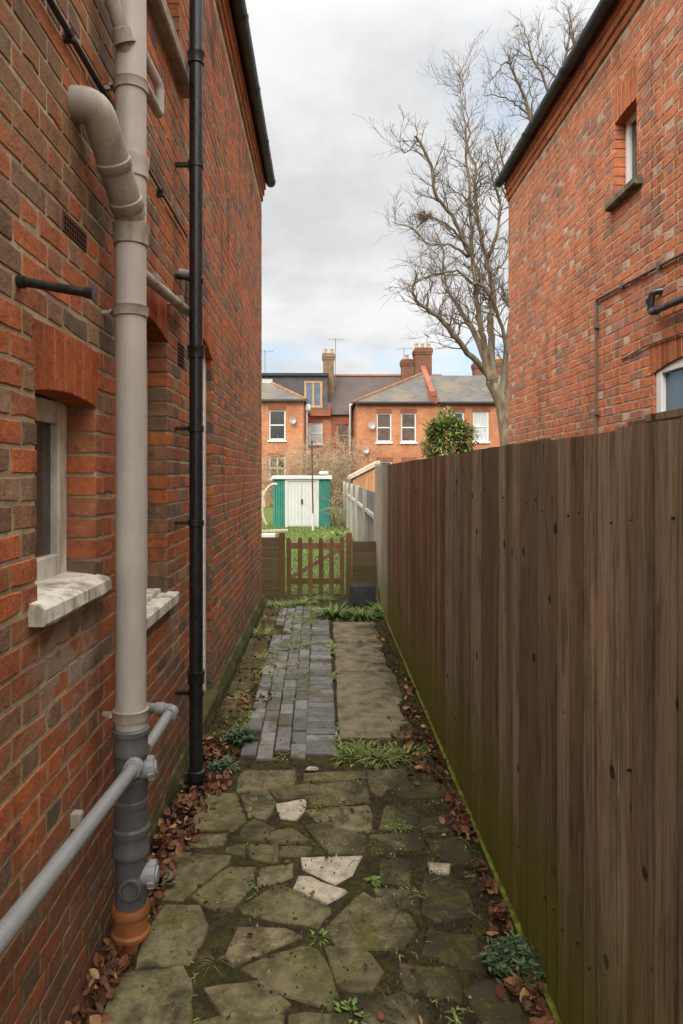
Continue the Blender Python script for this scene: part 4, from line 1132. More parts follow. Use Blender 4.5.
# ================================================================== GATE AND GARDEN
YG = 9.40; gx = lambda px, Y=YG: (px-CX)*Y/F; gz = lambda py, Y=YG: H-(py-CY)*Y/F
gate = thing('picket_gate', 'low brown wooden picket gate at the end of the path', 'gate', (gx(315),YG,0))
mb = MB(); mb.box(gx(286.5),gx(343.5),YG+.022,YG+.055,gz(549),gz(543),0,.2); mb.build('rail', M['gate'], gate); mb = MB(); mb.box(gx(286.5),gx(343.5),YG+.022,YG+.055,gz(584.5),gz(578.5),0,.7); mb.build('rail', M['gate'], gate)
mb = MB(); mb.bar((gx(290),YG+.04,gz(578)),(gx(341),YG+.04,gz(549)),.03,.055,0,.3); mb.build('brace', M['gatepale'], gate)
rg = random.Random(3)
for px in (288.7,300,310.3,321,331.6,342):
    mb = MB(); x = gx(px); w = .031; zt = gz(537)+rg.uniform(-.008,.008); z0 = gz(596); t = .02
    vs = []; fs = []
    prof = [(-w,z0),(w,z0),(w,zt-.045),(w*.72,zt-.015),(0,zt),(-w*.72,zt-.015),(-w,zt-.045)]
    for yy in (YG,YG+t):
        for a, b in prof: vs.append((x+a,yy,b))
    m = len(prof); fs = [tuple(range(m)), tuple(range(m,2*m))] + [(i,(i+1)%m,m+(i+1)%m,m+i) for i in range(m)]
    mb.add(vs, fs, 0, rg.random()); mb.build('picket', M['gate'], gate)
for px, lab in ((282,'brown square timber gate post on the left of the picket gate'),(349,'brown square timber gate post on the right of the picket gate')):
    mb = MB(); x = gx(px); h = gz(532); w = .04
    mb.box(x-w,x+w,YG-.02,YG+.06,-.1,h-.01,0,rg.random())
    mb.add([(x-w,YG-.02,h-.01),(x+w,YG-.02,h-.01),(x+w,YG+.06,h-.01),(x-w,YG+.06,h-.01),(x,YG+.02,h+.015)],[(0,1,4),(1,2,4),(2,3,4),(3,0,4)],0,.5)
    o = mb.build('gate_post', M['gate']); tag(o, lab, 'gate post', 'gate posts')
def boards(x0, x1, z0, z1, n, lab):
    mb = MB(); rg = random.Random(int(x0*100)); h = (z1-z0)/n
    for i in range(n):
        t = rg.uniform(0,.012); mb.box(x0, x1, YG+.01-t, YG+.035, z0+h*i, z0+h*(i+1)-.006, 0, rg.random())
    o = mb.build('board_panel', M['sleeper']); tag(o, lab, 'fence panel', 'low board panels beside the gate')
boards(-.95, gx(279), -.05, gz(537), 6, 'low panel of brown horizontal boards between brick corner and gate post')
boards(gx(352.5), .80, -.05, gz(541), 5, 'low panel of brown horizontal boards behind the dark plastic tub')
# plastic tub
mb = MB(); Yb = 8.75; x0, x1 = gx(349,Yb), gx(376.5,Yb); zt = gz(585,9.1)
def frus(b0, b1, z0, z1):
    mb.add([(b0[0],b0[2],z0),(b0[1],b0[2],z0),(b0[1],b0[3],z0),(b0[0],b0[3],z0),(b1[0],b1[2],z1),(b1[1],b1[2],z1),(b1[1],b1[3],z1),(b1[0],b1[3],z1)],
           [(3,2,1,0),(4,5,6,7),(0,1,5,4),(1,2,6,5),(2,3,7,6),(3,0,4,7)])
frus((x0-.008,x1+.008,Yb-.008,Yb+.36), (x0-.008,x1+.008,Yb-.008,Yb+.36), .0, .03)
frus((x0,x1,Yb,Yb+.35), (x0+.03,x1-.02,Yb+.05,Yb+.33), .03, .245)
frus((x0+.04,x1-.03,Yb+.06,Yb+.32), (x0+.045,x1-.035,Yb+.065,Yb+.315), .245, .252)
o = mb.build('plastic_tub', M['bin']); o.rotation_euler.z = 0
tag(o, 'dark grey plastic tub lying upside down at the end of the fence', 'tub')

# lawn
bumpy('lawn', lambda y: -7, lambda y: .95, 9.55, 37.5, .0, .03, M['lawnbase'], 30, 80, 2)
mb = MB(); rg = random.Random(55)
for _ in range(20000):
    y = 9.6+rg.random()**1.3*13; x = rg.uniform(-1.7*y/12, .72)
    a = rg.uniform(0,6.28); blade(mb, (x,y,.0), (math.cos(a)*.7,math.sin(a)*.7,1.2), rg.uniform(.02,.055)*(1.4 if y > 19 else 1), .0035+.0006*y, .7, rg, 2)
kind(mb.build('grass', M['lawn']), 'stuff')
# shed
YS = 22.0; sx0, sx1 = gx(273,YS), gx(330.5,YS)
shed = thing('metal_shed', 'green and white metal garden shed with white double doors', 'shed', ((sx0+sx1)/2,YS,0))
mb = MB(); d0, d1 = gx(285,YS), gx(318.8,YS); zt = 1.55
mb.box(sx0,sx1,YS+.06,YS+1.6,0,zt)
for a, b in ((sx0,d0-.001),(d1+.001,sx1)):
    n = 5; w = (b-a)/n
    for i in range(n): mb.box(a+w*i+.01, a+w*(i+1)-.01, YS+.02+(.015 if i%2 else 0), YS+.0602, .01, zt-.002)
mb.build('wall', M['shedgreen'], shed)
mb = MB(); mb.box(d0,d0+.09,YS,YS+.058,0,zt); mb.box(d1-.09,d1,YS,YS+.058,0,zt); mb.box(d0+.09,d1-.09,YS,YS+.058,zt-.07,zt); mb.build('door_frame', M['shedwhite'], shed)
for a, b in ((d0+.092,(d0+d1)/2-.004),((d0+d1)/2+.004,d1-.092)):
    mb = MB(); n = 4; w = (b-a)/n; mb.box(a,b,YS+.03,YS+.057,.02,zt-.072)
    for i in range(n): mb.box(a+w*i+.012,a+w*(i+1)-.012,YS+.018,YS+.0302,.06,zt-.1)
    mb.build('door', M['shedwhite'], shed)
mb = MB(); m = (d0+d1)/2; mb.box(m-.03,m+.03,YS-.005,YS+.0178,.80,.90); mb.lathe((m,YS-.004,.78), [(.035,0),(.035,.02),(.01,.03)], 10, (0,-1,0)); mb.build('lock', M['black'], shed)
mb = MB(); mb.box(sx0-.05,sx1+.05,YS-.06,YS+1.7,zt+.002,zt+.075); mb.add([(sx0-.05,YS-.06,zt+.075),(sx1+.05,YS-.06,zt+.075),(sx1+.05,YS+.8,zt+.11),(sx0-.05,YS+.8,zt+.11),(sx1+.05,YS+1.7,zt+.075),(sx0-.05,YS+1.7,zt+.075)],[(0,1,2,3),(3,2,4,5)])
mb.build('roof', M['shedwhite'], shed)
mb = MB(); c = at(323.5,474,22.6); 
for dx, s in ((-.05,.11),(.08,.09),(0,.07)): mb.lathe(c+Vector((dx,0,-.03)), [(.02,0),(s,.03),(s*.9,.1),(.02,.13)], 8)
o = mb.build('plastic_bag', M['shedwhite'], smooth=True); tag(o, 'small crumpled white bag lying on the shed roof', 'bag')
# clothes pole
pole = thing('clothes_pole', 'thin rusty clothes line pole with a white foot in front of the shed', 'pole', tuple(at(313,533,20.6)))
b0, b1, b2 = at(313.2,533,20.6), at(313,514,20.6), at(311.8,441,20.6)
mb = MB(); mb.tube([b1,b2],.024,10); mb.tube([b2+Vector((-.12,0,-.03)),b2+Vector((.12,0,-.03))],.012,6); mb.build('shaft', M['rust'], pole)
mb = MB(); mb.tube([b0,b1+Vector((0,0,.02))],.04,10); mb.build('foot', M['shedwhite'], pole)
# garden side fence
XG = .76
gf = thing('garden_fence', 'pale low garden fence with slats and posts running back beyond the gate', 'fence', (XG,16,0))
mb = MB(); rg = random.Random(6); y = 9.9
while y < 25.5:
    mb.box(XG+.03,XG+.05,y,y+.14,.05,1.40+rg.uniform(-.01,.01),0,rg.random()); y += .145
mb.build('board_panel', M['greyboard'], gf)
for y in (9.75,12.5,15.6,18.6,21.7,25.4):
    mb = MB(); mb.box(XG-.05,XG+.028,y-.05,y+.05,-.1,1.44); mb.build('post', M['palefence'], gf)
for (a,b) in ((9.81,12.44),(12.56,15.54),(15.66,18.54),(18.66,21.64)):
    mb = MB(); mb.box(XG-.02,XG+.025,a,b,1.02,1.08,0,.4); mb.build('rail', M['palefence'], gf)
mb = MB(); y = 10.0
while y < 25:
    mb.box(XG+.008,XG+.018,y,y+.05,.05,1.018 if y < 21.5 else 1.38,0,rg.random()); y += .42 if y < 15 else .5
mb.build('slats', M['palefence'], gf)
# leftovers by the shed
o = MB(); o.bar(at(262,531,18.5),at(288,530,18.5),.12,.05,0,.4); o = o.build('plank', M['plank']); tag(o, 'pale wooden plank lying on the lawn left of the shed', 'plank')
mb = MB(); c = at(268,536,18); mb.box(c.x-.16,c.x+.2,c.y-.2,c.y+.2,c.z-.05,c.z+.06); o = mb.build('white_tray', M['shedwhite']); tag(o, 'flat white board on the ground at the brick corner, left of the gate', 'board')
mb = MB(); pts = []
for k in range(13):
    t = R(80+150*k/12); pts.append(at(275+13*math.cos(t), 507-23*math.sin(t)*1.0, 18.6))
mb.tube(pts,.035,8); mb.tube([at(262.5,490,18.6),at(264.5,507,18.6)],.035,8); o = mb.build('garden_hoop', M['plank']); tag(o, 'pale curved wooden hoop leaning left of the green shed', 'garden frame')

# ================================================================== PLANTS IN THE GARDENS
def twig_path(p, d, L, seg, rg, wob=.35, up=.12):
    pts = [Vector(p)]; d = Vector(d).normalized()
    for i in range(seg):
        d = (d + Vector((rg.gauss(0,wob), rg.gauss(0,wob), rg.gauss(0,wob)+up))).normalized()
        pts.append(pts[-1] + d*(L/seg))
    return pts
def bare_shrub(c, wx, wy, h, n, seed, label, cat='shrub', mat='twigbuff', r=.012):
    root = thing('bare_shrub', label, cat, tuple(c)); mb = MB(); tw = MB(); rg = random.Random(seed)
    for i in range(n):
        b = Vector(c) + Vector((rg.uniform(-wx,wx), rg.uniform(-wy,wy), 0))
        pts = twig_path(b, (rg.gauss(0,.25), rg.gauss(0,.2), 1), h*rg.uniform(.6,1.05), 7, rg, .28, .12)
        mb.tube(pts, [r*(1-.7*k/7) for k in range(8)], 4, 0, rg.random(), False)
        for k in range(2, 8):
            for _ in range(2):
                q = twig_path(pts[k], (rg.gauss(0,1), rg.gauss(0,.7), rg.uniform(-.2,.8)), h*rg.uniform(.08,.24), 4, rg, .4, .0)
                tw.tube(q, [r*.45]*5, 3, 0, rg.random(), False)
    mb.build('stems', M[mat], root); tw.build('twigs', M[mat], root)
    return root
bare_shrub(at(336,532,22.4)*1, .20, .5, 2.0, 26, 1, 'tangled bare brown shrub standing between the shed and the pale fence')
bare_shrub((-1.2,37.0,0), 2.2, .5, 3.6, 130, 2, 'tangled bare creeper in front of the left back extension', 'climbing plant', r=.016)
bare_shrub((.6,37.6,0), 1.15, .6, 4.2, 120, 3, 'dense bare creeper covering the recessed terrace wall between the extensions', 'climbing plant', r=.016)
tuft(at(331,531,21.5), 120, .28, .03, 1.2, M['grass'], 'weed', 'rough grass clump at the right foot of the shed', seed=81, rad=.4)
tuft(at(340,535,17), 90, .25, .02, 1.2, M['grass'], 'weed', 'rough pale grass clump along the foot of the pale garden fence', seed=82, rad=.35)

# evergreen bush behind the fence
cB = at(449,438,17.5); bR = .58
bush = thing('evergreen_bush', 'dense green evergreen bush showing above the tall fence', 'bush', (cB.x,17.5,0))
mb = MB(); rg = random.Random(21)
mb.tube([(cB.x,17.5,-.1),(cB.x+.05,17.5,1.2),(cB.x,17.5,2.2),(cB.x,17.5,3.0)], [.09,.08,.06,.02], 9)
for _ in range(26):
    t = rg.uniform(1.2,2.9); q = twig_path((cB.x,17.5,t), (rg.gauss(0,1),rg.gauss(0,1),.5), .6, 4, rg, .25); mb.tube(q, [.02,.016,.012,.008,.004], 5)
mb.build('trunk', M['bark'], bush)
mb = MB()
cl = []
for _ in range(150):
    while True:
        v = Vector((rg.uniform(-1,1), rg.uniform(-1,1), rg.uniform(-1.25,1)))
        if v.length < 1: break
    v = v.normalized()*(v.length**.45)*rg.uniform(.8,1.14)
    cl.append((Vector((v.x*.60, v.y*.60, v.z*(.52 if v.z > 0 else .85))), rg.uniform(.1,.2), rg.random()))
cl.append((Vector((.0,0,.66)), .12, .7)); cl.append((Vector((-.18,0,.58)), .12, .5))
for (v, r0, tone) in cl:
    for _ in range(40):
        q = Vector((rg.gauss(0,1),rg.gauss(0,1),rg.gauss(0,1))).normalized()*r0*rg.random()**.4
        p = cB + v + q; d = (q+Vector((0,0,.05))+v*.2).normalized()
        b4 = len(mb.r); blade(mb, p, d+Vector((rg.gauss(0,.4),rg.gauss(0,.4),rg.gauss(0,.3))), rg.uniform(.08,.15), rg.uniform(.035,.06), .4, rg, 2, 0, 1)
        for k in range(b4, len(mb.r)): mb.r[k] = min(1, max(0, tone*.75+rg.uniform(-.1,.35)))
mb.build('crown', M['ever'], bush)

# ------------------------------------------------------------------ the big bare tree
YT = 25.0
def tp(px, py, dy=0): 
    v = at(px, py, YT); return v + Vector((0,dy,0))
rg = random.Random(404)
tree = thing('bare_tree', 'tall bare winter tree with upright limbs behind the right house', 'tree', (tp(506,470).x, YT, 0))
LIMBS = [
 ([(509,545,0),(508,470,0),(505.6,431,0),(503,411.6,0),(497,394,0),(492,380,0)], .30,.22),
 ([(492,381,0),(487,374,0),(469.6,359,-.4),(452,344,-.9),(434.7,328,-1.3),(419.8,319.6,-1.6),(409.8,313,-1.8),(406,304,-2),(409,290,-2.1)], .15,.035),
 ([(492,380,.1),(489.5,369,.2),(479.5,332,.6),(469.6,312,.9),(462,294.7,1.1),(456,283.5,1.3),(452,265,1.5),(449.6,235,1.6),(444,215,1.8)], .15,.03),
 ([(492,380,0),(488,369,0),(483,344,-.1),(477,319.6,-.3),(470.8,279.7,-.5),(468,257,-.6),(466,215,-.8),(461,169,-1),(463,145,-1.1)], .16,.03),
 ([(494,380,.1),(494.5,369,.2),(493.5,324.5,.5),(497,304.6,.7),(498,282,.8),(493,250,1),(487,222,1.1),(482.4,175.7,1.3),(484,154.6,1.4),(477,130,1.5),(474,100,1.6)], .17,.03),
 ([(504.5,420,.1),(510,395,.35),(511.5,370,.4),(508,347,.2),(494,312,-.3),(479.5,292,-.6),(467,288,-.8),(452,278.5,-1),(432,284.7,-1.3),(414,292,-1.6),(405,302,-1.8)], .11,.025),
 ([(479.5,292,-.6),(472,270,-.6),(464.6,255,-.7),(452,242,-.9),(440,235,-1.1),(425,231,-1.3),(410,244,-1.5)], .07,.02),
 ([(464,263,-.6),(449.6,256,-1),(436,255,-1.2),(422,257,-1.4),(408,245,-1.6),(388,241,-1.9)], .055,.015),
 ([(466,262,-.6),(456,240,-.8),(443,222,-1),(430,207,-1.2),(424.5,182.7,-1.4),(414,163,-1.5),(408.7,159,-1.6)], .085,.04),
 ([(411,161,-1.5),(404,171,-1.6),(397,173,-1.7),(394,160,-1.8)], .03,.01),
 ([(487,222,1.1),(480,200,.9),(470,190,.8),(455,180,.7),(440,170,.7)], .06,.015),
 ([(493,250,1),(505,225,1.2),(510,190,1.4),(503,160,1.6),(498,130,1.7)], .09,.02),
 ([(504,416,.2),(510,380,.8),(521,320,1.5),(540,240,2.2),(556,150,2.6),(572,90,2.8),(590,40,3),(600,-30,3)], .17,.04),
 ([(546,195,2.3),(538,170,2.2),(522,150,2.0),(512,122,2),(505,105,2)], .08,.02),
 ([(556,130,2.6),(549,76,2.4),(538.7,56,2.3),(530,36,2.2),(522,26,2.2),(512,38,2.1),(503,50,2.1)], .085,.018),
 ([(549,80,2.4),(536,73,2.2),(524.6,68.5,2.1),(508,65,2),(495,66.8,1.9)], .05,.015),
 ([(553,84,2.5),(553,60,2.6),(551,38,2.7)], .05,.015),
 ([(580,60,2.9),(566,30,2.8),(554,8,2.7),(545,-20,2.7)], .07,.03),
 ([(590,36,3),(575,22,2.9),(562,15,2.9),(551,2,2.8)], .045,.015),
 ([(600,-20,3),(612,20,3.1),(600,-50,3.2)], .05,.02),
 ([(535,210,2),(520,185,1.6),(510,165,1.4),(506,140,1.3)], .06,.015),
 ([(500,270,.8),(512,250,1),(520,230,1.2)], .04,.02),
 ([(470,318,.9),(455,320,.7),(444,318,.4),(438,325,.2)], .03,.012),
 ([(420,319,-1.6),(421,306,-1.7),(424,298,-1.8),(420,290,-1.9)], .035,.012),
 ([(474,100,1.6),(468,60,1.7),(470,40,1.7)], .02,.008),
 ([(463,148,-1.1),(458,120,-1.2),(455,98,-1.2)], .022,.008),
]
tb = MB(); br = MB(); tw = MB()
def smooth_pts(P, k=4):
    out = []
    for i in range(len(P)-1):
        p0, p1, p2, p3 = P[max(i-1,0)], P[i], P[i+1], P[min(i+2,len(P)-1)]
        for j in range(k):
            t = j/k
            out.append(.5*((2*p1)+(p2-p0)*t+(2*p0-5*p1+4*p2-p3)*t*t+(3*p1-p0-3*p2+p3)*t*t*t))
    out.append(P[-1]); return out
def sprout(p, d, L, r, lv):
    seg = 6 if lv == 1 else 4
    d = Vector(d).normalized()
    pts = twig_path(p, d, L, seg, rg, .10 if lv > 1 else .14, .05)
    (br if lv == 1 else tw).tube(pts, [max(.0042, r*(1-.78*k/seg)) for k in range(seg+1)], 5 if lv == 1 else 3, 0, rg.random(), False)
    if lv >= 3: return
    for k in range(1, seg+1):
        m = (2 if lv == 1 else 1)
        for _ in range(m):
            if rg.random() < (.42 if lv == 1 else .6): continue
            dd = (pts[k]-pts[k-1]).normalized(); o = Vector((rg.gauss(0,1),rg.gauss(0,1),rg.gauss(0,1))); o = (o - dd*o.dot(dd)).normalized()
            sprout(pts[k], dd*.9+o*.65+Vector((0,0,.12)), L*rg.uniform(.30,.62), r*.5, lv+1)
for li, (pp, r0, r1) in enumerate(LIMBS):
    P = smooth_pts([tp(*q) for q in pp]); n = len(P)
    P = [p + Vector((rg.gauss(0,.02), rg.gauss(0,.03), rg.gauss(0,.02))) for p in P]
    rad = [(r0+(r1-r0)*(i/(n-1))**.8)*(.95 if li == 0 else .95) for i in range(n)]
    tb.tube(P, rad, 10 if r0 > .1 else 7, 0, rg.random())
    if li == 0: continue
    acc = 0
    for i in range(1, n):
        acc += (P[i]-P[i-1]).length
        f = i/(n-1)
        step = .36 if f < .35 else .17
        if r0 > .12 and f < .3: continue
        while acc > step:
            acc -= step
            dd = (P[i]-P[i-1]).normalized(); o = Vector((rg.gauss(0,1),rg.gauss(0,.8),rg.gauss(0,1))); o = (o - dd*o.dot(dd)).normalized()
            sprout(P[i], dd*.5+o*.9+Vector((0,0,.35)), rg.uniform(.5,1.6)*(1.1-.45*f), max(.010, min(.026, rad[i]*.45)), 1)
tb.build('trunk', M['bark'], tree, smooth=True); br.build('branches', M['bark'], tree); tw.build('twigs', M['twig'], tree)
mb = MB(); c = tp(418,230,-1.35)
for _ in range(170):
    a = rg.uniform(0,6.28); p = c + Vector((rg.gauss(0,.17), rg.gauss(0,.15), rg.gauss(0,.07)))
    mb.tube([p, p+Vector((math.cos(a)*.15, math.sin(a)*.15, rg.gauss(0,.05)))], .009, 3)
o = mb.build('bird_nest', mat_plain('nest_twigs', (.16,.075,.055), .95, .3, 5, 0)); tag(o, 'reddish twig nest on the low left limb of the bare tree', 'nest')

# ================================================================== TERRACE
YW = 39.0; YM = 43.0
fx = lambda px, Y=YW: (px-CX)*Y/F
fz = lambda py, Y=YW: H-(py-CY)*Y/F
PFW = lambda u, z, d: (u, YW-d, z)
PFM = lambda u, z, d: (u, YM-d, z)
def farwin(P, px0, px1, py0, py1, Y, parent, gm, fm='upvc', sill=True, mull=False, fw=.068):
    u0, u1, z0, z1 = fx(px0,Y), fx(px1,Y), fz(py1,Y), fz(py0,Y)
    return sash(P, u0+.004, u1-.004, z0+.004, z1-.004, -.07, parent, M[fm], M[gm], fw, .06, True, mull, (u0-.08,u1+.08,z0-.11,z0-.004,-.06,.09) if sill else None, M['white'])
def archfar(P, px0, px1, py0, Y, parent):
    mb = MB(); u0, u1, z = fx(px0,Y)-.05, fx(px1,Y)+.05, fz(py0,Y)
    mb.pbox(P, u0, u1, z+.003, z+.24, -.02, .012); mb.build('arch', M['farred'], parent)
def chimney(parent, px0, px1, pyt, pyb, Y, mat, pots, dep=.9):
    mb = MB(); x0, x1, z1, z0 = fx(px0,Y), fx(px1,Y), fz(pyt,Y), fz(pyb,Y)
    mb.box(x0+.07,x1-.07,Y,Y+dep,z0,z1-.42); mb.box(x0+.03,x1-.03,Y-.04,Y+dep+.04,z1-.42,z1-.28); mb.box(x0,x1,Y-.07,Y+dep+.07,z1-.28,z1-.08); mb.box(x0+.05,x1-.05,Y-.02,Y+dep+.02,z1-.08,z1)
    ch = mb.build('chimney', M[mat], parent)
    for i in range(pots):
        p = MB(); xx = x0+(x1-x0)*(i+.5)/pots
        p.lathe((xx,Y+dep*.5,z1-.02), [(.13,0),(.11,.28),(.13,.30),(.13,.36),(.10,.37)], 12); p.build('chimney_pot', M['pot'], ch)
    return ch
# --- house on the left: extension, recess with dormer
hA = thing('brick_house', 'terraced orange brick house at the far left with a flat roofed dormer', 'house', (fx(285),YW,0))
xL0, xL1 = -6.5, fx(303.5); zE = fz(400)
mb = MB(); hl = [(fx(269),fx(285.5),fz(440),fz(410)),(fx(269),fx(285.5),fz(479),fz(457))]
holes_sheet(mb, PFW, xL0, xL1, -.2, zE, hl, 0, .14)
mb.add([(xL1,YW,-.2),(xL1,YM,-.2),(xL1,YM,zE),(xL1,YW,zE)],[(0,1,2,3)]); mb.build('wall', M['far'], hA)
farwin(PFW,269,285.5,410,440,YW,hA,'glass'); farwin(PFW,269,285.5,457,479,YW,hA,'glass',mull=True)
archfar(PFW,269,285.5,410,YW,hA); archfar(PFW,269,285.5,457,YW,hA)
mb = MB(); zr = fz(383.5,41)
mb.add([(xL0-.2,YW-.2,zE),(xL1+.15,YW-.2,zE),(fx(272,41),41.0,zr),(xL0-.2,41.0,zr+.3),(xL1+.15,YM+.5,zE)],[(0,1,2,3),(1,4,2)]); mb.build('roof', M['slate'], hA)
mb = MB(); mb.bar((xL1+.15,YW-.2,zE+.03),(fx(272,41),41,zr+.03),.16,.10); mb.build('hip_tiles', M['ridge'], hA)
mb = MB(); mb.box(xL0,xL1+.16,YW-.30,YW-.20,zE-.10,zE+.01); mb.build('gutter', M['gutter'], hA)
# recessed main wall (from the left extension to the right one)
xm0, xm1 = fx(303.5,YM)-.3, fx(331,YM); zm = fz(418,YM)
mb = MB(); hm = [(fx(308.5,YM),fx(322.5,YM),fz(444,YM),fz(422.5,YM))]
holes_sheet(mb, PFM, xm0, xm1, -.2, zm+.2, hm, 0, .14); mb.build('wall', M['far'], hA)
farwin(PFM,308.5,322.5,422.5,444,YM,hA,'curtain'); archfar(PFM,308.5,322.5,422.5,YM,hA)
YR = 46.5
mb = MB(); mb.add([(-6.7,YM-.2,zm+.2),(xm1,YM-.2,zm+.2),(xm1,YR,fz(376,YR)),(-6.7,YR,fz(376,YR)),(xm1,YR+5,zm),(-6.7,YR+5,zm)],[(0,1,2,3),(3,2,4,5)]); mb.build('roof', M['tile'], hA)
# dormer
YD = 43.4
zdt, zdb = fz(376,YD), fz(409,YD)
mb = MB(); PD = lambda u, z, d: (u, YD-d, z)
dh = [(fx(304,YD),fx(322.5,YD),fz(408,YD),fz(380.5,YD))]
holes_sheet(mb, PD, -6.0, fx(327.5,YD), zdb-.2, zdt, dh, 0, .12)
mb.add([(fx(327.5,YD),YD,zdb-.2),(fx(327.5,YD),YR,zdb-.2),(fx(327.5,YD),YR,zdt),(fx(327.5,YD),YD,zdt)],[(0,1,2,3)]); 
dm = mb.build('dormer', M['tilehang'], hA)
mb = MB(); mb.box(-6.1,fx(328.5,YD),YD-.18,YR+.3,zdt+.002,zdt+.17); mb.build('dormer_roof', M['felt'], dm)
fw_ = sash(PD, dh[0][0]+.004, dh[0][1]-.004, dh[0][2]+.004, dh[0][3]-.004, -.03, hA, M['timber'], M['glassblue'], .15, .06, False, True, None, None)
mb = MB(); 
mb.box(fx(262,YD),fx(272.5,YD),YD-.03,YD-.004,fz(385,YD),fz(379,YD)); mb.build('small_window', M['curtain'], hA)
mb = MB(); mb.box(xL1+.3,fx(330,42.8),42.7,42.95,fz(416,42.8),fz(410,42.8)); mb.box(fx(327.5,42.8),fx(330.5,42.8),42.6,43.2,fz(416.3,42.8),fz(403,42.8)); mb.build('parapet', M['farred'], hA)
mb = MB(); mb.tube([(xL1+.16,YW+1.2,0.2),(xL1+.16,YW+1.2,fz(404,YW+1.2))],.055,8); mb.box(xL1+.1,xL1+.35,YW+1.1,YW+1.3,fz(410,YW+1),fz(404,YW+1)); mb.build('downpipe', M['upvc'], hA)
chimney(hA, 322, 335, 353, 400, 44.6, 'chimb', 2)
# --- middle house: recess right half + left half of the right extension
hB = thing('brick_house', 'terraced orange brick house with a hipped grey roof, middle of the far row', 'house', (fx(390),YW,0))
xr0, xr1 = fx(356.5), fx(433); zE2 = fz(402.5)
mb = MB(); hm2 = [(fx(337,YM),fx(349,YM),fz(447,YM),fz(424,YM))]
holes_sheet(mb, PFM, xm1+.002, fx(372,YM), -.2, fz(418,YM)+.2, hm2, 0, .14); mb.build('rear_wall', M['farred'], hB)
farwin(PFM,337,349,424,447,YM,hB,'glassred','timber',False)
mb = MB(); mb.add([(xm1+.002,YM-.2,zm+.2),(8,YM-.2,zm+.2),(8,YR,fz(376,YR)),(xm1+.002,YR,fz(376,YR)),(8,YR+5,zm),(xm1+.002,YR+5,zm)],[(0,1,2,3),(3,2,4,5)]); mb.build('main_roof', M['tile'], hB)
mb = MB(); mb.box(xm1,8,YR-.12,YR+.12,fz(376,YR)-.02,fz(376,YR)+.10); mb.build('ridge_tiles', M['ridge'], hB)
wins = [(376.5,391.5,413,442),(401,416.2,413,442),(377,392,461.5,482),(402,416,461.5,482)]
mb = MB(); hw = [(fx(a),fx(b),fz(d_),fz(c_)) for a,b,c_,d_ in wins]
holes_sheet(mb, PFW, xr0, xr1, -.2, zE2, hw, 0, .14)
mb.add([(xr0,YW,-.2),(xr0,YM,-.2),(xr0,YM,zE2),(xr0,YW,zE2)],[(0,1,2,3)]); mb.build('wall', M['far'], hB)
for (a,b,c_,d_), gm in zip(wins, ('glassred','glassred','glassblue','glassred')):
    farwin(PFW,a,b,c_,d_,YW,hB,gm); archfar(PFW,a,b,c_,YW,hB)
mb = MB(); mb.pbox(PFW, xr0, xr1, zE2-.22, zE2-.02, -.05, .05); mb.build('eaves_course', M['farred'], hB)
YA = 41.6; ap = (fx(421.5,YA), YA, fz(374,YA))
mb = MB(); mb.add([(xr0-.2,YW-.22,zE2),(xr1,YW-.22,zE2),ap,(xr0-.2,YM+1.5,zE2),(xr1,YA,fz(374,YA)),(ap[0],YR,fz(374,YA)),(xr1,YR,fz(374,YA))],[(0,1,4,2),(0,2,5,3),(2,4,6,5)]); mb.build('roof', M['slate'], hB)
mb = MB(); mb.bar((xr0-.2,YW-.22,zE2+.03),(ap[0],ap[1],ap[2]+.03),.16,.10); mb.build('hip_tiles', M['ridge'], hB)
mb = MB(); mb.box(xr0-.22,xr1,YW-.33,YW-.22,zE2-.09,zE2+.015); mb.tube([(xr0-.3,YW+.1,.1),(xr0-.3,YW+.1,fz(405))],.05,8); mb.build('gutter', M['gutter'], hB)
mb = MB(); mb.tube([(fx(350.8,YM-.3),YM-.3,3.0),(fx(350.8,YM-.3),YM-.3,fz(404,YM-.3))],.09,8); mb.build('downpipe', M['upvc'], hB)
# party wall parapet
mb = MB(); p0 = Vector((fx(433),YW-.15,zE2+.12)); p1 = Vector((fx(422.5,YA+1.2),YA+1.2,fz(370,YA+1.2)))
mb.bar(p0+Vector((0,0,.02)), p1, .30, .55); mb.box(p0.x-.2,p0.x+.2,YW-.24,YW+.35,zE2-.08,zE2+.62); mb.build('parapet', M['farred'], hB)
chimney(hB, 414.5, 433, 347.5, 380, 43.6, 'chim', 3, 1.2); chimney(hB, 401, 414, 359, 385, 44.4, 'chim', 1, .8)
# --- right house
hC = thing('brick_house', 'terraced orange brick house at the far right behind the bare tree and bush', 'house', (fx(470),YW,0))
xc1 = 13.0
wins = [(449,464,412,441),(473,489,411.5,441.5),(449,464,461.5,482),(473,489,461.5,482)]
mb = MB(); hw = [(fx(a),fx(b),fz(d_),fz(c_)) for a,b,c_,d_ in wins]
holes_sheet(mb, PFW, xr1+.002, xc1, -.2, zE2, hw, 0, .14); mb.build('wall', M['far'], hC)
for (a,b,c_,d_), gm in zip(wins, ('glass','curtain','glass','curtain')):
    farwin(PFW,a,b,c_,d_,YW,hC,gm); archfar(PFW,a,b,c_,YW,hC)
mb = MB(); mb.pbox(PFW, xr1+.002, xc1, zE2-.22, zE2-.02, -.05, .05); mb.build('eaves_course', M['farred'], hC)
zc = fz(375.5,YA)
mb = MB(); mb.add([(xr1,YW-.22,zE2+.004),(xc1+.2,YW-.22,zE2+.004),(xc1-1.5,YA,zc),(xr1,YA,zc),(xc1+.2,YM+2,zE2),(xr1,YR,zc),(xc1-1.5,YR,zc)],[(0,1,2,3),(1,4,2),(3,2,6,5)]); mb.build('roof', M['slate'], hC)
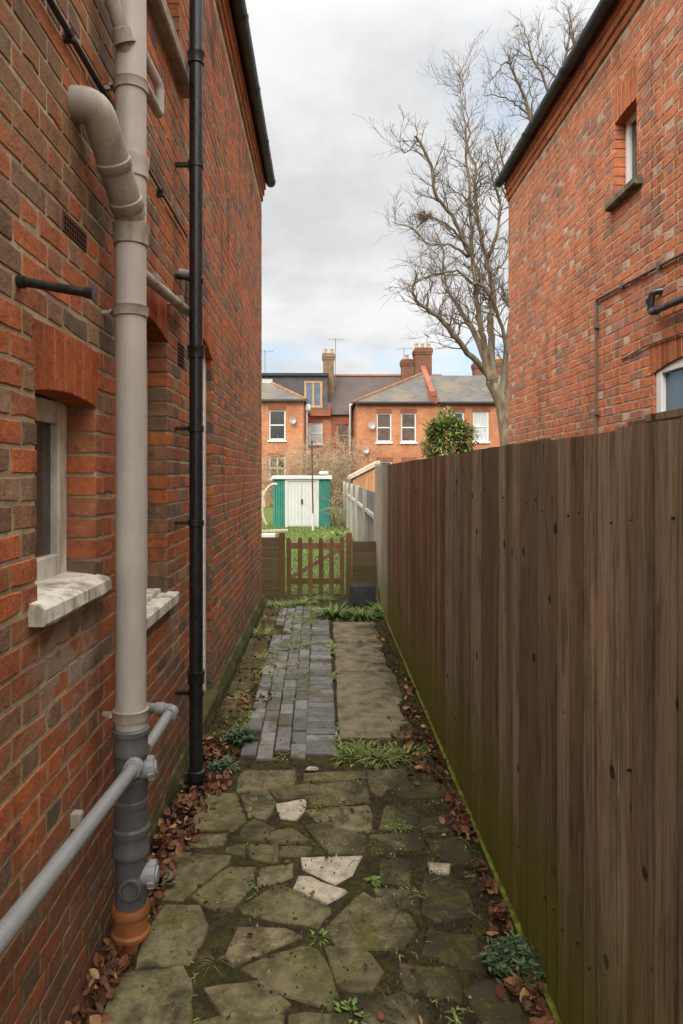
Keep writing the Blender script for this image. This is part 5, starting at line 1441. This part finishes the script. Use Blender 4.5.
mb = MB(); mb.box(xr1+.3,xc1,YW-.33,YW-.222,zE2-.09,zE2+.015); mb.build('gutter', M['gutter'], hC)
chimney(hC, 474, 490, 362, 385, 45, 'chim', 2, .9); chimney(hC, 496, 520, 359, 392, 42.5, 'chim', 3, .9)
# --- lean-to
lt = thing('lean_to', 'orange brown timber lean-to with a sloping pale roof edge behind the fence end', 'lean-to', (fx(366,31),31,0))
YLn = 31.0
a, b = at(353,479.5,YLn), at(380,465.5,YLn)
mb = MB(); mb.add([(a.x,YLn,-.1),(b.x,YLn,-.1),(b.x,YLn,b.z),(a.x,YLn,a.z),(a.x,YLn+3,-.1),(b.x,YLn+3,-.1),(b.x,YLn+3,b.z),(a.x,YLn+3,a.z)],[(0,1,2,3),(4,5,6,7),(0,4,7,3),(1,5,6,2)],0,.5); mb.build('wall', M['orangeboard'], lt)
mb = MB()
n = 7
for i in range(n):
    u0 = a.x+(b.x-a.x)*i/n; u1 = a.x+(b.x-a.x)*(i+1)/n; z0_ = a.z+(b.z-a.z)*i/n
    mb.box(u0+.01,u1-.01,YLn-.03,YLn-.003,-.1,z0_-.02,0,random.random())
mb.build('boards', M['orangeboard'], lt)
mb = MB(); mb.add([(a.x-.15,YLn-.12,a.z+.0),(b.x,YLn-.12,b.z+.06),(b.x,YLn-.12,b.z+.24),(a.x-.15,YLn-.12,a.z+.16),(a.x-.15,YLn+3.1,a.z+.0),(b.x,YLn+3.1,b.z+.06),(b.x,YLn+3.1,b.z+.24),(a.x-.15,YLn+3.1,a.z+.16)],[(0,1,2,3),(4,5,6,7),(0,1,5,4),(3,2,6,7),(0,3,7,4),(1,2,6,5)],0,.5); mb.build('roof', M['plank'], lt)
# dishes and aerials
def dish(px, py, Y, r, lab):
    t = thing('satellite_dish', lab, 'satellite dish', tuple(at(px,py,Y)), 'satellite dishes on the far houses')
    c = at(px,py,Y); mb = MB(); mb.lathe(c+Vector((0,-.28,0)), [(.01,.09),(r*.5,.065),(r*.85,.02),(r,0),(r,.01),(r*.85,.04),(r*.5,.085),(.01,.11)], 16, (-.25,.9,-.2)); mb.build('reflector', M['dish'], t, smooth=True)
    mb = MB(); mb.tube([c+Vector((0,-.12,0)),c+Vector((0,.02,-.1))],.03,6); mb.tube([c+Vector((0,-.28,-r*.8)),c+Vector((-.1,-.62,-.1))],.015,5); mb.build('arm', M['metal'], t)
dish(293,421,YW,.19,'small grey satellite dish on the far left brick extension'); dish(371.5,426,YW,.21,'pale satellite dish beside the upper window of the middle house'); dish(365.5,450.5,YW,.2,'darker satellite dish lower on the wall of the middle house')
def aerial(px, pyb, pyt, Y, lab, ang):
    mb = MB(); b, t_ = at(px,pyb,Y), at(px,pyt,Y); mb.tube([b,t_],.022,5)
    d = Vector((math.cos(ang),math.sin(ang),.05)); c = t_-Vector((0,0,.1)); mb.tube([c-d*.5,c+d*.6],.014,4)
    for k in range(6):
        p = c-d*.4+d*.18*k; mb.tube([p+Vector((-d.y,d.x,0))*.18+Vector((0,0,.12)),p-Vector((-d.y,d.x,0))*.18-Vector((0,0,.12))],.009,3)
    o = mb.build('aerial', M['metal']); tag(o, lab, 'aerial', 'television aerials on the far chimneys')
aerial(335.5,385,338,44.6,'tall television aerial on the buff chimney of the dormer house',.3)
aerial(404,362,347,44.4,'small television aerial beside the red chimney stack',.15)
aerial(427,350,334,43.9,'thin aerial rising from the big red chimney',1.3)
aerial(265,378,350,46,'television aerial peeking past the left house corner over the dormer roof',.1)

# ================================================================== LIGHT, SKY, CAMERA
SUN_EL, SUN_AZ = 38, 200        # azimuth clockwise from +Y: behind the camera, a little to the left
w = bpy.data.worlds.new('World'); SC.world = w; w.use_nodes = True
nt = w.node_tree; bg = nt.nodes['Background']; bg.inputs['Strength'].default_value = .1
sky = nt.nodes.new('ShaderNodeTexSky'); sky.sky_type = 'NISHITA'; sky.sun_disc = False
sky.sun_elevation = R(SUN_EL); sky.sun_rotation = R(SUN_AZ); sky.dust_density = 1.5; sky.air_density = 1.0
tc = nt.nodes.new('ShaderNodeTexCoord')
def wn(t): return nt.nodes.new(t)
sp = wn('ShaderNodeSeparateXYZ'); nt.links.new(tc.outputs['Generated'], sp.inputs[0])
def wmath(op, a, b):
    m = wn('ShaderNodeMath'); m.operation = op
    for i, q in enumerate((a, b)):
        if isinstance(q, (int, float)): m.inputs[i].default_value = q
        else: nt.links.new(q, m.inputs[i])
    return m.outputs[0]
zc_ = wmath('ADD', wmath('MAXIMUM', sp.outputs[2], 0.0), .28)
cb = wn('ShaderNodeCombineXYZ'); nt.links.new(wmath('DIVIDE', sp.outputs[0], zc_), cb.inputs[0]); nt.links.new(wmath('DIVIDE', sp.outputs[1], zc_), cb.inputs[1])
def wnoise(scale, detail, loc, rough=.55):
    mp = wn('ShaderNodeMapping'); nt.links.new(cb.outputs[0], mp.inputs[0]); mp.inputs['Location'].default_value = loc
    n = wn('ShaderNodeTexNoise'); nt.links.new(mp.outputs[0], n.inputs['Vector']); n.inputs['Scale'].default_value = scale; n.inputs['Detail'].default_value = detail; n.inputs['Roughness'].default_value = rough
    return n.outputs['Fac']
def wrng(v, a, b, c, d):
    x = wn('ShaderNodeMapRange'); x.interpolation_type = 'SMOOTHSTEP'; nt.links.new(v, x.inputs[0])
    for i, q in enumerate((a, b, c, d)): x.inputs[i+1].default_value = q
    return x.outputs[0]
def wmix(f, a, b):
    x = wn('ShaderNodeMix'); x.data_type = 'RGBA'
    for i, q in ((0, f), (6, a), (7, b)):
        if isinstance(q, tuple): x.inputs[i].default_value = (*q, 1)
        elif isinstance(q, (int, float)): x.inputs[i].default_value = q
        else: nt.links.new(q, x.inputs[i])
    return x.outputs[2]
n1 = wnoise(1.1, 7, (3.1,1.2,0), .6); n2 = wnoise(1.5, 7, (7.3,2.2,0), .6)
cloud = wmix(wrng(n2, .33, .62, 0, 1), (3.6,3.65,3.72), (4.95,4.95,4.93))
dt = wn('ShaderNodeVectorMath'); dt.operation = 'DOT_PRODUCT'; nt.links.new(tc.outputs['Generated'], dt.inputs[0])
dt.inputs[1].default_value = (math.sin(R(SUN_AZ))*math.cos(R(SUN_EL)), math.cos(R(SUN_AZ))*math.cos(R(SUN_EL)), math.sin(R(SUN_EL)))
# overcast sky, its unseen overhead and sunward parts boosted to brighten the alley
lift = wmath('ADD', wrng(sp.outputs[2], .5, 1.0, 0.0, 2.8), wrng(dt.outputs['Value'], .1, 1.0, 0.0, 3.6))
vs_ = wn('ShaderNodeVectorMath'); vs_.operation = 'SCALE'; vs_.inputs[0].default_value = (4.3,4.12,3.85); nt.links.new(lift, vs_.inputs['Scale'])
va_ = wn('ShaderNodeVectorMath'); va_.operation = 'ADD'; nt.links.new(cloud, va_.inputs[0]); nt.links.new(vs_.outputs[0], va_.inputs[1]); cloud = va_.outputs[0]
thin = wrng(sp.outputs[2], .26, .10, 0, 1)                       # the deck thins out low in the sky
cover = wrng(wmath('SUBTRACT', n1, wmath('MULTIPLY', thin, .24)), .27, .44, 0, 1)
skyb = wmix(.45, sky.outputs[0], (3.0,3.95,5.0))
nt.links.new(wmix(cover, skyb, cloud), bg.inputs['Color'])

sd = bpy.data.lights.new('Sun', 'SUN'); sd.energy = 1.0; sd.angle = R(20); sd.color = (1,.95,.88)
so = bpy.data.objects.new('Sun', sd); COL.objects.link(so)
az = R(SUN_AZ); el = R(SUN_EL)
dirv = Vector((math.sin(az)*math.cos(el), math.cos(az)*math.cos(el), math.sin(el)))
so.rotation_euler = dirv.to_track_quat('Z', 'Y').to_euler(); so.location = (0,-5,12)

cd = bpy.data.cameras.new('Camera'); cam = bpy.data.objects.new('Camera', cd); COL.objects.link(cam)
cam.location = (0,0,H); cam.rotation_euler = (R(90),0,0)
cd.sensor_fit = 'HORIZONTAL'; cd.sensor_width = 24; cd.lens = 24
# Blender measures the shift by the longer side of the picture
cd.shift_x = (341.5-CX)/683.0; cd.shift_y = -(512-CY)/683.0
cd.clip_start = .05; cd.clip_end = 500
SC.camera = cam
SC.render.resolution_x = 683; SC.render.resolution_y = 1024
SC.view_settings.view_transform = 'Standard'; SC.view_settings.look = 'None'
SC.view_settings.exposure = 0.95; SC.view_settings.gamma = 1.0
